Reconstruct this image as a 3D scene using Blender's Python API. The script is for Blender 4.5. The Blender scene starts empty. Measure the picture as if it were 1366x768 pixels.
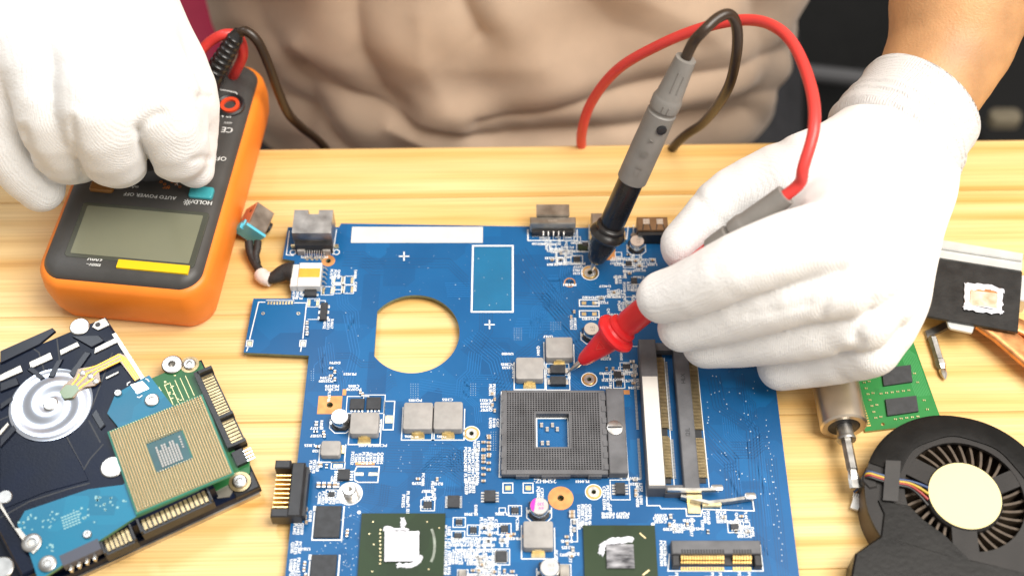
import bpy, bmesh, math, random
import numpy as np
from math import radians as R, sin, cos, pi
random.seed(7); rng = np.random.default_rng(11)
sc = bpy.context.scene
col = sc.collection

# ---------------------------------------------------------------- camera
F = 1733.0                       # focal length in photo pixels (photo 1366 x 768)
PITCH = math.atan(2547 / F)      # from the converging board edges
DIST = 0.5277
CAM = np.array([0, -DIST * cos(PITCH), DIST * sin(PITCH)])
cd = bpy.data.cameras.new('camera')
cd.sensor_width = 36.0
cd.lens = 36.0 * F / 1366
cd.clip_start = 0.01
cd.clip_end = 20
cd.dof.use_dof = True
cd.dof.focus_distance = 0.495
cd.dof.aperture_fstop = 6.0
camo = bpy.data.objects.new('camera', cd)
camo.location = CAM
camo.rotation_euler = (pi / 2 - PITCH, 0, 0)
col.objects.link(camo)
sc.camera = camo

# ---------------------------------------------------------------- light
w = bpy.data.worlds.new('World'); sc.world = w; w.use_nodes = True
w.node_tree.nodes['Background'].inputs[0].default_value = (1.0, 0.95, 0.89, 1)
w.node_tree.nodes['Background'].inputs[1].default_value = 0.48
def area(name, loc, target, size, power, colr):
    l = bpy.data.lights.new(name, 'AREA'); l.shape = 'RECTANGLE'
    l.size, l.size_y = size; l.energy = power; l.color = colr
    o = bpy.data.objects.new(name, l); o.location = loc
    d = np.array(target) - np.array(loc)
    from mathutils import Vector
    o.rotation_euler = Vector(d).to_track_quat('-Z', 'Y').to_euler()
    col.objects.link(o); return o
area('overhead_softbox', (0.46, -0.16, 0.98), (0.0, 0.02, 0), (0.66, 0.66), 18.5, (1.0, 0.95, 0.88))
area('window_softbox', (-0.36, 0.42, 0.88), (-.1, 0.0, 0), (0.24, 0.24), 3.8, (0.86, 0.93, 1.0))
sc.view_settings.view_transform = 'Standard'
sc.view_settings.look = 'None'
sc.view_settings.exposure = 0.15
sc.view_settings.gamma = 1.0
sc.view_settings.use_curve_mapping = False

# ---------------------------------------------------------------- helpers
FW = np.array([0, cos(PITCH), -sin(PITCH)]); UP = np.array([0, sin(PITCH), cos(PITCH)]); RT = np.array([1.0, 0, 0])
def at(x, y, z=0.0):
    """the point at height z (metres above the table) seen at photo pixel x, y"""
    d = FW * F + RT * (x - 683) + UP * (384 - y)
    return CAM + d * ((z - CAM[2]) / d[2])
def atY(x, y, Y):
    d = FW * F + RT * (x - 683) + UP * (384 - y)
    return CAM + d * ((Y - CAM[1]) / d[1])
def to_px(p):
    v = p - CAM; wv = v @ FW
    return 683 + F * (v @ RT) / wv, 384 - F * (v @ UP) / wv

class MB:
    """collects geometry for one mesh object"""
    def __init__(s): s.v = []; s.f = []; s.m = []; s.n = 0; s.T = None
    def add(s, v, f, m=0):
        v = np.asarray(v, float).reshape(-1, 3)
        if s.T is not None: v = v @ s.T[:3, :3].T + s.T[:3, 3]
        s.v.append(v)
        for q in f: s.f.append([i + s.n for i in q]); s.m.append(m)
        s.n += len(v); return s
    def loft(s, loops, cap0=True, cap1=True, m=0, closed=True):
        n = len(loops[0]); v = np.vstack(loops); f = []
        for k in range(len(loops) - 1):
            for i in range(n if closed else n - 1):
                j = (i + 1) % n
                f.append((k * n + i, k * n + j, (k + 1) * n + j, (k + 1) * n + i))
        if cap0: f.append(tuple(range(n - 1, -1, -1)))
        if cap1: f.append(tuple((len(loops) - 1) * n + i for i in range(n)))
        return s.add(v, f, m)
    def box(s, x0, x1, y0, y1, z0, z1, m=0, c=0.0):
        def lp(i, z): return np.array([(x0 + i, y0 + i, z), (x1 - i, y0 + i, z), (x1 - i, y1 - i, z), (x0 + i, y1 - i, z)])
        if c > 0: return s.loft([lp(0, z0), lp(0, z1 - c), lp(c, z1)], m=m)
        return s.loft([lp(0, z0), lp(0, z1)], m=m)
    def rbox(s, x0, x1, y0, y1, z0, z1, r, c=0.0, m=0, n=4, cb=0.0):
        L = []
        if cb: L.append(rr(x0 + cb, x1 - cb, y0 + cb, y1 - cb, max(r - cb, 1e-5), z0, n)); z0 = z0 + cb
        L.append(rr(x0, x1, y0, y1, r, z0, n))
        if c > 0:
            L += [rr(x0, x1, y0, y1, r, z1 - c, n),
                  rr(x0 + c * .3, x1 - c * .3, y0 + c * .3, y1 - c * .3, max(r - c * .3, 1e-5), z1 - c * .3, n),
                  rr(x0 + c, x1 - c, y0 + c, y1 - c, max(r - c, 1e-5), z1, n)]
        else: L.append(rr(x0, x1, y0, y1, r, z1, n))
        return s.loft(L, m=m)
    def prism(s, pts, z0, z1, m=0, c=0.0):
        p = np.asarray(pts, float)[:, :2]
        a = sum(p[i][0] * p[(i + 1) % len(p)][1] - p[(i + 1) % len(p)][0] * p[i][1] for i in range(len(p)))
        if a < 0: p = p[::-1]
        def lp(z, q=p): return np.column_stack([q, np.full(len(q), z)])
        L = [lp(z0)]
        if c > 0:
            ce = p.mean(0); L += [lp(z1 - c), lp(z1, p + (ce - p) / np.linalg.norm(ce - p, axis=1)[:, None] * c)]
        else: L.append(lp(z1))
        return s.loft(L, m=m)
    def lathe(s, prof, o=(0, 0, 0), n=24, ax=(0, 0, 1), m=0, cap0=True, cap1=True):
        ax = np.array(ax, float); ax /= np.linalg.norm(ax)
        u = np.cross(ax, (0, 0, 1) if abs(ax[2]) < .9 else (1, 0, 0)); u /= np.linalg.norm(u); v = np.cross(ax, u)
        t = np.arange(n) * 2 * pi / n; o = np.array(o, float)
        return s.loft([o + ax * z + r * (np.cos(t)[:, None] * u + np.sin(t)[:, None] * v) for r, z in prof], cap0, cap1, m)
    def disc(s, x, y, z, r, n=16, m=0, ry=None):
        t = np.arange(n) * 2 * pi / n
        return s.add(np.column_stack([x + r * np.cos(t), y + (ry or r) * np.sin(t), np.full(n, z)]), [tuple(range(n))], m)
    def ring(s, x, y, z, r0, r1, n=20, m=0, z0=None):
        t = np.arange(n) * 2 * pi / n
        def c(r, zz): return np.column_stack([x + r * np.cos(t), y + r * np.sin(t), np.full(n, zz)])
        if z0 is None: return s.loft([c(r1, z), c(r0, z)], False, False, m)
        return s.loft([c(r1, z0), c(r1, z), c(r0, z), c(r0, z0)], False, False, m)
    def tube(s, path, r, n=10, m=0, caps=True):
        p = np.asarray(path, float); k = len(p)
        r = np.full(k, r) if np.isscalar(r) else np.asarray(r, float)
        tg = np.gradient(p, axis=0); tg /= np.linalg.norm(tg, axis=1)[:, None]
        u = np.cross(tg[0], (0.3, 0.2, 0.93)); u /= np.linalg.norm(u); L = []
        t = np.arange(n) * 2 * pi / n
        for i in range(k):
            u = u - tg[i] * (u @ tg[i]); u /= np.linalg.norm(u); v = np.cross(tg[i], u)
            L.append(p[i] + r[i] * (np.cos(t)[:, None] * u + np.sin(t)[:, None] * v))
        return s.loft(L, caps, caps, m)
    def strip(s, pts, wd, z, h=0.0, m=0, closed=False):
        """flat mitred ribbon along an xy polyline; h > 0 gives it thickness"""
        p = np.asarray(pts, float)[:, :2]; n = len(p); A = []; B = []
        for i in range(n):
            a = p[i - 1] if (i > 0 or closed) else None; b = p[(i + 1) % n] if (i < n - 1 or closed) else None
            d1 = None if a is None else (p[i] - a) / (np.linalg.norm(p[i] - a) + 1e-12)
            d2 = None if b is None else (b - p[i]) / (np.linalg.norm(b - p[i]) + 1e-12)
            if d1 is None: d1 = d2
            if d2 is None: d2 = d1
            n1 = np.array([-d1[1], d1[0]]); n2 = np.array([-d2[1], d2[0]])
            nn = n1 + n2; nn /= np.linalg.norm(nn) + 1e-12; sc_ = 1 / max(.35, nn @ n1)
            A.append(p[i] + nn * wd / 2 * sc_); B.append(p[i] - nn * wd / 2 * sc_)
        A = np.column_stack([A, np.full(n, z)]); B = np.column_stack([B, np.full(n, z)])
        f = [(i, n + i, n + (i + 1) % n, (i + 1) % n) for i in range(n if closed else n - 1)]
        if h > 0:
            dn = np.array([0, 0, -h]); v = np.vstack([A, B, A + dn, B + dn]); g = list(f)
            for i in range(n if closed else n - 1):
                j = (i + 1) % n
                g += [(i, j, 2 * n + j, 2 * n + i), (n + j, n + i, 3 * n + i, 3 * n + j)]
            if not closed: g += [(0, 2 * n, 3 * n, n), (n - 1, 2 * n - 1, 4 * n - 1, 3 * n - 1)]
            return s.add(v, g, m)
        return s.add(np.vstack([A, B]), f, m)
def rr(x0, x1, y0, y1, r, z, n=4):
    pts = []
    for cx, cy, a in ((x1 - r, y1 - r, 0), (x0 + r, y1 - r, pi / 2), (x0 + r, y0 + r, pi), (x1 - r, y0 + r, 1.5 * pi)):
        for k in range(n + 1):
            t = a + k * pi / 2 / n; pts.append((cx + r * cos(t), cy + r * sin(t), z))
    return np.array(pts)
def smooth_path(pts, k=8):
    """Catmull-Rom through the points"""
    p = np.asarray(pts, float); p = np.vstack([2 * p[0] - p[1], p, 2 * p[-1] - p[-2]]); out = []
    for i in range(1, len(p) - 2):
        for t in np.arange(k) / k:
            a, b, c_, d = p[i - 1], p[i], p[i + 1], p[i + 2]
            out.append(.5 * (2 * b + (c_ - a) * t + (2 * a - 5 * b + 4 * c_ - d) * t * t + (3 * b - a - 3 * c_ + d) * t ** 3))
    return np.array(out + [p[-2]])
def wloc(o):
    l = np.zeros(3)
    while o is not None: l += np.array(o.location); o = o.parent
    return l
def obj(name, mb, mats, parent=None, smooth=35, label=None, kind=None):
    """one mesh object; vertices are given in world space (parents are never rotated)"""
    if not isinstance(mats, (list, tuple)): mats = [mats]
    me = bpy.data.meshes.new(name)
    v = np.vstack(mb.v)
    if parent is not None: v = v - wloc(parent)
    me.from_pydata(v.tolist(), [], mb.f)
    for m in mats: me.materials.append(m)
    if len(mats) > 1: me.polygons.foreach_set('material_index', np.array(mb.m, np.int32))
    if smooth:
        me.polygons.foreach_set('use_smooth', np.ones(len(me.polygons), bool))
        me.set_sharp_from_angle(angle=R(smooth))
    me.update()
    o = bpy.data.objects.new(name, me); col.objects.link(o)
    if parent is not None: o.parent = parent
    if label: o['label'] = label
    if kind: o['kind'] = kind
    return o
def thing(name, label, cat, loc=(0, 0, 0), group=None):
    o = bpy.data.objects.new(name, None); o.empty_display_size = .01; col.objects.link(o)
    o.location = [float(q) for q in loc]; o['label'] = label; o['category'] = cat
    if group: o['group'] = group
    return o
def inst(src, loc, parent, name=None, rz=0.0):
    o = bpy.data.objects.new(name or src.name.split('.')[0], src.data); col.objects.link(o)
    o.parent = parent; o.location = loc; o.rotation_euler = (0, 0, rz); return o

# ---- materials
def mat(name, c, rough=.5, metal=0.0, var=0.0, vs=300.0, bump=0.0, bs=1500.0, coat=0.0, spec=.5, c2=None, sheen=0.0,
        trans=0.0, rvar=0.0, coord='Object', stretch=None, sss=0.0):
    m = bpy.data.materials.new(name); m.use_nodes = True; nt = m.node_tree; b = nt.nodes['Principled BSDF']
    b.inputs['Base Color'].default_value = (*c, 1); b.inputs['Roughness'].default_value = rough
    b.inputs['Metallic'].default_value = metal; b.inputs['Specular IOR Level'].default_value = spec
    if coat: b.inputs['Coat Weight'].default_value = coat; b.inputs['Coat Roughness'].default_value = .12
    if sheen: b.inputs['Sheen Weight'].default_value = sheen
    if trans: b.inputs['Transmission Weight'].default_value = trans
    if sss:
        b.inputs['Subsurface Weight'].default_value = sss; b.inputs['Subsurface Radius'].default_value = (.004, .0015, .0008)
        b.inputs['Subsurface Scale'].default_value = 1.0
    tc = nt.nodes.new('ShaderNodeTexCoord'); src = tc.outputs[coord]
    if stretch:
        mp = nt.nodes.new('ShaderNodeMapping'); mp.inputs['Scale'].default_value = stretch
        nt.links.new(src, mp.inputs[0]); src = mp.outputs[0]
    if var or c2 or rvar:
        n = nt.nodes.new('ShaderNodeTexNoise'); n.inputs['Scale'].default_value = vs; n.inputs['Detail'].default_value = 5
        nt.links.new(src, n.inputs[0])
        if var or c2:
            rp = nt.nodes.new('ShaderNodeValToRGB'); e = rp.color_ramp.elements
            ca = [max(0, q * (1 - var)) for q in c]; cb = c2 or [min(1, q * (1 + var)) for q in c]
            e[0].position = .32; e[0].color = (*ca, 1); e[1].position = .68; e[1].color = (*cb, 1)
            nt.links.new(n.outputs[0], rp.inputs[0]); nt.links.new(rp.outputs[0], b.inputs['Base Color'])
        if rvar:
            mr = nt.nodes.new('ShaderNodeMapRange'); mr.inputs[3].default_value = max(.03, rough - rvar); mr.inputs[4].default_value = rough + rvar
            nt.links.new(n.outputs[0], mr.inputs[0]); nt.links.new(mr.outputs[0], b.inputs['Roughness'])
    if bump:
        n2 = nt.nodes.new('ShaderNodeTexNoise'); n2.inputs['Scale'].default_value = bs; n2.inputs['Detail'].default_value = 3
        nt.links.new(src, n2.inputs[0])
        bp = nt.nodes.new('ShaderNodeBump'); bp.inputs['Strength'].default_value = bump; bp.inputs['Distance'].default_value = .0005
        nt.links.new(n2.outputs[0], bp.inputs['Height']); nt.links.new(bp.outputs[0], b.inputs['Normal'])
    return m
M = {}
M['black'] = mat('black_plastic', (.018, .018, .02), .42, var=.3, vs=200, bump=.15, bs=3000)
M['socket'] = mat('socket_plastic', (.105, .105, .112), .48, var=.25, vs=120, bump=.12, bs=4000)
M['chip'] = mat('chip_epoxy', (.022, .024, .028), .45, var=.3, vs=400, bump=.2, bs=6000)
M['steel'] = mat('steel', (.62, .60, .57), .3, 1.0, var=.15, vs=150, rvar=.1)
M['steel_dull'] = mat('dull_steel', (.42, .41, .39), .38, 1.0, var=.25, vs=200, rvar=.12)
M['shell'] = mat('tin_shell', (.40, .37, .33), .36, 1.0, var=.25, vs=160, rvar=.12)
M['gold'] = mat('gold', (.85, .58, .22), .3, 1.0, var=.15, vs=500)
M['pale_gold'] = mat('pale_gold', (.80, .66, .38), .33, 1.0, var=.2, vs=500)
M['copper'] = mat('copper', (.66, .30, .12), .38, .85, var=.25, vs=250, rvar=.12)
M['bare_copper'] = mat('bare_copper_pad', (.60, .27, .09), .45, .35, var=.2, vs=300)
M['tin'] = mat('solder_tin', (.72, .71, .68), .32, .9, var=.2, vs=900)
M['ferrite'] = mat('ferrite_grey', (.33, .315, .30), .55, var=.1, vs=300, bump=.25, bs=5000)
M['silk'] = mat('silkscreen_white', (.80, .82, .82), .55)
M['paper'] = mat('paper_label', (.66, .63, .58), .7, var=.06, vs=120, bump=.1, bs=2500)
M['white_plastic'] = mat('white_plastic', (.74, .73, .70), .4, var=.05)
M['tan'] = mat('ceramic_tan', (.36, .25, .15), .45, var=.2, vs=800)
M['grey_ceramic'] = mat('ceramic_grey', (.30, .28, .26), .5, var=.2, vs=800)
# ---------------------------------------------------------------- table of glued pine planks
def wood_material():
    m = bpy.data.materials.new('pine_wood'); m.use_nodes = True; nt = m.node_tree; b = nt.nodes['Principled BSDF']
    N = nt.nodes.new; Lk = nt.links.new
    tc = N('ShaderNodeTexCoord'); oi = N('ShaderNodeObjectInfo')
    cb = N('ShaderNodeCombineXYZ'); mu = N('ShaderNodeMath'); mu.operation = 'MULTIPLY'; mu.inputs[1].default_value = 3.0
    Lk(oi.outputs['Random'], mu.inputs[0]); Lk(mu.outputs[0], cb.inputs[0]); Lk(mu.outputs[0], cb.inputs[1])
    ad = N('ShaderNodeVectorMath'); ad.operation = 'ADD'; Lk(tc.outputs['Object'], ad.inputs[0]); Lk(cb.outputs[0], ad.inputs[1])
    def mapped(s):
        q = N('ShaderNodeMapping'); q.inputs['Scale'].default_value = s; Lk(ad.outputs[0], q.inputs[0]); return q.outputs[0]
    wv = N('ShaderNodeTexWave'); wv.bands_direction = 'Y'; wv.inputs['Scale'].default_value = 30; wv.inputs['Distortion'].default_value = 11.0
    wv.inputs['Detail'].default_value = 2.0; wv.inputs['Detail Scale'].default_value = .28; wv.inputs['Detail Roughness'].default_value = .45
    Lk(mapped((.10, 1, .5)), wv.inputs[0])
    wr = N('ShaderNodeValToRGB'); e = wr.color_ramp.elements
    e[0].position = 0; e[0].color = (.84, .62, .305, 1); e[1].position = 1; e[1].color = (.67, .41, .135, 1)
    k = e.new(.55); k.color = (.80, .56, .245, 1); k = e.new(.85); k.color = (.75, .49, .185, 1)
    Lk(wv.outputs[1], wr.inputs[0])
    fb = N('ShaderNodeTexNoise'); fb.inputs['Scale'].default_value = 1; fb.inputs['Detail'].default_value = 6; Lk(mapped((14, 1300, 600)), fb.inputs[0])
    fr = N('ShaderNodeValToRGB'); fr.color_ramp.elements[0].position = .3; fr.color_ramp.elements[0].color = (.80, .76, .70, 1)
    fr.color_ramp.elements[1].position = .62; fr.color_ramp.elements[1].color = (1, 1, 1, 1); Lk(fb.outputs[0], fr.inputs[0])
    bl = N('ShaderNodeTexNoise'); bl.inputs['Scale'].default_value = 1; bl.inputs['Detail'].default_value = 3; Lk(mapped((5, 26, 20)), bl.inputs[0])
    br = N('ShaderNodeValToRGB'); br.color_ramp.elements[0].position = .35; br.color_ramp.elements[0].color = (.93, .80, .58, 1)
    br.color_ramp.elements[1].position = .62; br.color_ramp.elements[1].color = (1, 1, 1, 1); Lk(bl.outputs[0], br.inputs[0])
    vn = N('ShaderNodeTexNoise'); vn.inputs['Scale'].default_value = 1; vn.inputs['Detail'].default_value = 3; Lk(mapped((3, 70, 40)), vn.inputs[0])
    vm = N('ShaderNodeMath'); vm.operation = 'MULTIPLY'; Lk(wv.outputs[1], vm.inputs[0])
    vr = N('ShaderNodeMapRange'); vr.inputs[1].default_value = .34; vr.inputs[2].default_value = .66; vr.inputs[3].default_value = .20; vr.inputs[4].default_value = 1.25; Lk(vn.outputs[0], vr.inputs[0]); Lk(vr.outputs[0], vm.inputs[1]); Lk(vm.outputs[0], wr.inputs[0])
    m1 = N('ShaderNodeMixRGB'); m1.blend_type = 'MULTIPLY'; m1.inputs[0].default_value = 1; Lk(wr.outputs[0], m1.inputs[1]); Lk(fr.outputs[0], m1.inputs[2])
    m2 = N('ShaderNodeMixRGB'); m2.blend_type = 'MULTIPLY'; m2.inputs[0].default_value = .85; Lk(m1.outputs[0], m2.inputs[1]); Lk(br.outputs[0], m2.inputs[2])
    Lk(m2.outputs[0], b.inputs['Base Color'])
    b.inputs['Roughness'].default_value = .42; b.inputs['Specular IOR Level'].default_value = .35
    bp = N('ShaderNodeBump'); bp.inputs['Strength'].default_value = .18; bp.inputs['Distance'].default_value = .0003
    Lk(fb.outputs[0], bp.inputs['Height']); Lk(bp.outputs[0], b.inputs['Normal'])
    return m
M['wood'] = wood_material()
te = np.array([at(340, 195), at(1366, 182)]); TA = math.atan2(*(te[1] - te[0])[[1, 0]])   # table edge direction
table = bpy.data.objects.new('table_top', None); table['kind'] = 'structure'; col.objects.link(table)
table.location = (0, float(te[0][1] - te[0][0] * math.tan(TA)), 0); table.rotation_euler = (0, 0, TA)
yy = 0.0
for i, wd in enumerate((.0300, .058, .049, .062, .055, .060, .055)):
    mb = MB(); c = .0004
    x0, x1, y0, y1 = -.62, .62, yy - wd + .00006, yy - .00006
    P_ = lambda i_, z: np.array([(x0, y0 + i_, z), (x1, y0 + i_, z), (x1, y1 - i_, z), (x0, y1 - i_, z)])
    ct = .0025 if i == 0 else .00025
    mb.loft([P_(0, -.024), np.array([(x0, y0, -.00025), (x1, y0, -.00025), (x1, y1, -ct), (x0, y1, -ct)]),
             np.array([(x0, y0 + .00025, 0), (x1, y0 + .00025, 0), (x1, y1 - ct, 0), (x0, y1 - ct, 0)])])
    me = obj('plank', mb, M['wood'], None, smooth=0); me.parent = table
    yy -= wd

# ---------------------------------------------------------------- dark room floor, chair and stool behind the table
M['dark_floor'] = mat('dark_floor', (.006, .006, .006), .8, var=.3, vs=6)
fl = MB().box(-3, 3, -1.5, 3, -.80, -.74); o = obj('floor', fl, M['dark_floor'], None, smooth=0); o['kind'] = 'structure'
M['leather'] = mat('black_leather', (.004, .004, .004), .6, var=.3, vs=60, bump=.3, bs=400, spec=.25)
ch = thing('office_chair', 'black padded office chair that the person sits on behind the table', 'chair', (.02, .36, -.74))
obj('seat', MB().rbox(-.34, .34, .13, .62, -.34, -.25, .06, .03, n=6), M['leather'], ch)
mbk = MB(); mbk.rbox(-.22, .26, .60, .67, -.12, .42, .03, .02); obj('backrest', mbk, M['leather'], ch)
for sx in (-.37, .37):
    a_ = obj('armrest', MB().rbox(sx - .03, sx + .03, .26, .56, -.10, -.065, .02, .01), M['leather'], ch)
    obj('armrest_bracket', MB().tube(smooth_path([(sx, .44, -.10), (sx, .45, -.22), (sx * .8, .44, -.325), (sx * .5, .42, -.325)]), .016), M['black'], a_)
    obj('adjuster_latch', MB().rbox(sx - .016, sx + .016, .245, .259, -.098, -.075, .006, .003), M['pale_gold'], a_)
for (xa_, ya_), (xb_, yb_) in (((1070, 97), (1172, 108)),):
    pa_, pb_ = at(xa_, ya_, -.247), at(xb_, yb_, -.247); obj('seat_piping', MB().tube([pa_, (pa_ + pb_) / 2, pb_], .006), mat('grey_piping', (.10, .10, .105), .5), ch)
pb_ = at(1338, 161, -.25); obj('seat_buckle', MB().rbox(pb_[0] - .011, pb_[0] + .011, pb_[1] - .006, pb_[1] + .006, -.252, -.243, .005, .002), mat('brass_buckle', (.34, .29, .20), .5, .3), ch)
obj('column', MB().lathe([(.03, -.68), (.03, -.5), (.022, -.5), (.022, -.34)], (.02, .38, 0)), M['steel_dull'], ch)
for k in range(5):
    a_ = k * 2 * pi / 5 + .3
    obj('foot_spoke', MB().tube([(.02 + .02 * cos(a_), .38 + .02 * sin(a_), -.67), (.02 + .3 * cos(a_), .38 + .3 * sin(a_), -.705)], [.025, .016]), M['black'], ch)
    obj('castor', MB().lathe([(.022, -.012), (.03, -.008), (.03, .008), (.022, .012)], (.02 + .3 * cos(a_), .38 + .3 * sin(a_), -.710), ax=(-sin(a_), cos(a_), 0)), M['black'], ch)
M['red_plastic'] = mat('crimson_cloth', (.48, .010, .055), .6, var=.15, vs=20)
st = MB(); st.loft([rr(-.325 + i_, -.175 - i_, .29 + i_, .60 - i_, .03, z_, 6) for i_, z_ in ((.012, -.2495), (.002, -.238), (0, -.22), (.003, -.203), (.014, -.192), (.035, -.187))])
o = obj('seat_cushion', st, M['red_plastic'], None, smooth=60); o['label'] = 'crimson cushion lying on the black chair seat beside the person'; o['category'] = 'cushion'

# ---------------------------------------------------------------- implicit surfaces for cloth-covered hands and the body
def nets(fn, lo, hi, h):
    lo = np.array(lo, float); n = np.ceil((np.array(hi) - lo) / h).astype(int) + 1
    ax = [lo[i] + h * np.arange(n[i]) for i in range(3)]
    X, Y, Z = np.meshgrid(*ax, indexing='ij')
    f = fn(X.astype(np.float32), Y.astype(np.float32), Z.astype(np.float32)).astype(np.float64)
    cn = n - 1; acc = np.zeros((*cn, 3)); cnt = np.zeros(cn)
    sl = lambda o, k: tuple(slice(o[i], o[i] + k[i]) for i in range(3))
    offs = [(a, b, c) for a in (0, 1) for b in (0, 1) for c in (0, 1)]
    for o in offs:
        for d in range(3):
            if o[d]: continue
            o2 = list(o); o2[d] = 1
            fa = f[sl(o, cn)]; fb = f[sl(o2, cn)]; cr = (fa < 0) != (fb < 0)
            t = np.where(cr, fa / np.where(cr, fa - fb, 1), 0)
            for k in range(3):
                acc[..., k] += np.where(cr, o[k] + (t if k == d else 0), 0)
            cnt += cr
    act = cnt > 0; idx = np.full(cn, -1); idx[act] = np.arange(act.sum())
    ii = np.argwhere(act); V = lo + h * (ii + acc[act] / cnt[act][:, None]); Q = []
    for d in range(3):
        e = [(1, 2), (2, 0), (0, 1)][d]
        o0 = [1, 1, 1]; o0[d] = 0
        sz = [cn[0] - 1, cn[1] - 1, cn[2] - 1]; sz[d] = cn[d]
        o1 = list(o0); o1[d] += 1
        fa = f[sl(o0, sz)]; fb = f[sl(o1, sz)]
        g = []
        for du, dv in ((1, 1), (0, 1), (0, 0), (1, 0)):
            o = [1, 1, 1]; o[d] = 0
            o[e[0]] -= du; o[e[1]] -= dv
            g.append(idx[sl(o, sz)])
        for s_, rev in (((fa < 0) & (fb >= 0), False), ((fa >= 0) & (fb < 0), True)):
            q = np.stack([x[s_] for x in g], 1); Q.append(q[:, ::-1] if rev else q)
    return V, np.vstack(Q)
def relax(V, Q, it=2, k=.5):
    for _ in range(it):
        s = np.zeros_like(V); c = np.zeros(len(V))
        for a, b in ((0, 1), (1, 2), (2, 3), (3, 0)):
            for p, q in ((a, b), (b, a)):
                np.add.at(s, Q[:, p], V[Q[:, q]]); np.add.at(c, Q[:, p], 1)
        V = V * (1 - k) + k * s / np.maximum(c, 1)[:, None]
    return V
def cone(X, Y, Z, a, b, ra, rb):
    a = np.asarray(a, float); b = np.asarray(b, float); d = b - a; l2 = d @ d + 1e-12
    px, py, pz = X - a[0], Y - a[1], Z - a[2]
    t = np.clip((px * d[0] + py * d[1] + pz * d[2]) / l2, 0, 1)
    return np.sqrt((px - t * d[0]) ** 2 + (py - t * d[1]) ** 2 + (pz - t * d[2]) ** 2) - (ra + (rb - ra) * t)
def smin(a, b, k):
    h = np.clip(.5 + .5 * (b - a) / k, 0, 1); return b + (a - b) * h - k * h * (1 - h)
def J(x, y, z, r): return (*at(x, y, z / 1000), r / 1000)
def chain(X, Y, Z, js, k=.005):
    js = smooth_path(js, 3); d = None
    for a, b in zip(js[:-1], js[1:]):
        q = cone(X, Y, Z, a[:3], b[:3], a[3], b[3]); d = q if d is None else np.minimum(d, q)
    return d
def waves(X, Y, Z, s, seed):
    r = np.random.default_rng(seed); o = 0
    for _ in range(7):
        k = r.normal(size=3); k /= np.linalg.norm(k); o = o + np.sin((X * k[0] + Y * k[1] + Z * k[2]) * s * r.uniform(.6, 1.5) + r.uniform(0, 6.3))
    return o / 7
def crease(X, Y, Z, pts, depth, width):
    d = None
    for a, b in zip(pts[:-1], pts[1:]):
        q = cone(X, Y, Z, a, b, 0, 0); d = q if d is None else np.minimum(d, q)
    return depth * np.exp(-(d / width) ** 2)

def px_crease(X, Y, Z, pl, depth, width):
    """a fold in the cloth along a line traced from the photograph, carved into the surface"""
    vx, vy, vz = X - CAM[0], Y - CAM[1], Z - CAM[2]; w_ = vy * FW[1] + vz * FW[2]
    return depth * np.exp(-(seg_dist(683 + F * vx / w_, 384 - F * (vy * UP[1] + vz * UP[2]) / w_, pl) / width) ** 2)
def seg_dist(px_, py_, pl):
    d = np.full(px_.shape, 1e9)
    for (ax_, ay_), (bx_, by_) in zip(pl[:-1], pl[1:]):
        l2 = (bx_ - ax_) ** 2 + (by_ - ay_) ** 2; t = np.clip(((px_ - ax_) * (bx_ - ax_) + (py_ - ay_) * (by_ - ay_)) / l2, 0, 1)
        d = np.minimum(d, np.hypot(px_ - ax_ - t * (bx_ - ax_), py_ - ay_ - t * (by_ - ay_)))
    return d
def glove_material(name, scale, strength, c):
    m = bpy.data.materials.new(name); m.use_nodes = True; nt = m.node_tree; b = nt.nodes['Principled BSDF']; N = nt.nodes.new; Lk = nt.links.new
    b.inputs['Base Color'].default_value = (*c, 1); b.inputs['Roughness'].default_value = .85; b.inputs['Specular IOR Level'].default_value = .15
    b.inputs['Sheen Weight'].default_value = .25
    tc = N('ShaderNodeTexCoord')
    def wvt(rot, sc_):
        q = N('ShaderNodeMapping'); q.inputs['Rotation'].default_value = rot; Lk(tc.outputs['Object'], q.inputs[0])
        v = N('ShaderNodeTexWave'); v.inputs['Scale'].default_value = sc_; v.inputs['Distortion'].default_value = 3; v.inputs['Detail'].default_value = 2
        Lk(q.outputs[0], v.inputs[0]); return v.outputs[1]
    a1, a2 = wvt((.4, .2, .8), scale), wvt((.3, -.5, -.75), scale * .8)
    mx = N('ShaderNodeMath'); mx.operation = 'ADD'; Lk(a1, mx.inputs[0]); Lk(a2, mx.inputs[1])
    no = N('ShaderNodeTexNoise'); no.inputs['Scale'].default_value = 1300; no.inputs['Detail'].default_value = 4; Lk(tc.outputs['Object'], no.inputs[0])
    m3 = N('ShaderNodeMath'); m3.operation = 'MULTIPLY_ADD'; m3.inputs[1].default_value = 3.0; Lk(no.outputs[0], m3.inputs[0]); Lk(mx.outputs[0], m3.inputs[2])
    bp = N('ShaderNodeBump'); bp.inputs['Strength'].default_value = strength; bp.inputs['Distance'].default_value = .0004
    Lk(m3.outputs[0], bp.inputs['Height']); Lk(bp.outputs[0], b.inputs['Normal'])
    return m
M['glove'] = glove_material('white_glove_knit', 420, .30, (.80, .795, .785))
M['cuff'] = glove_material('white_cuff_knit', 300, .6, (.64, .635, .63))

person = thing('person', 'person in a beige shirt and white knitted gloves working at the table', 'person', (0, .26, -.26))

def build_glove(fn, lo, hi, name, parent, h=.0011):
    V, Q = nets(fn, lo, hi, h); V = relax(V, Q, 2, .45)
    mb = MB(); mb.add(V, Q.tolist()); return obj(name, mb, M['glove'], parent, smooth=180)

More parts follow.
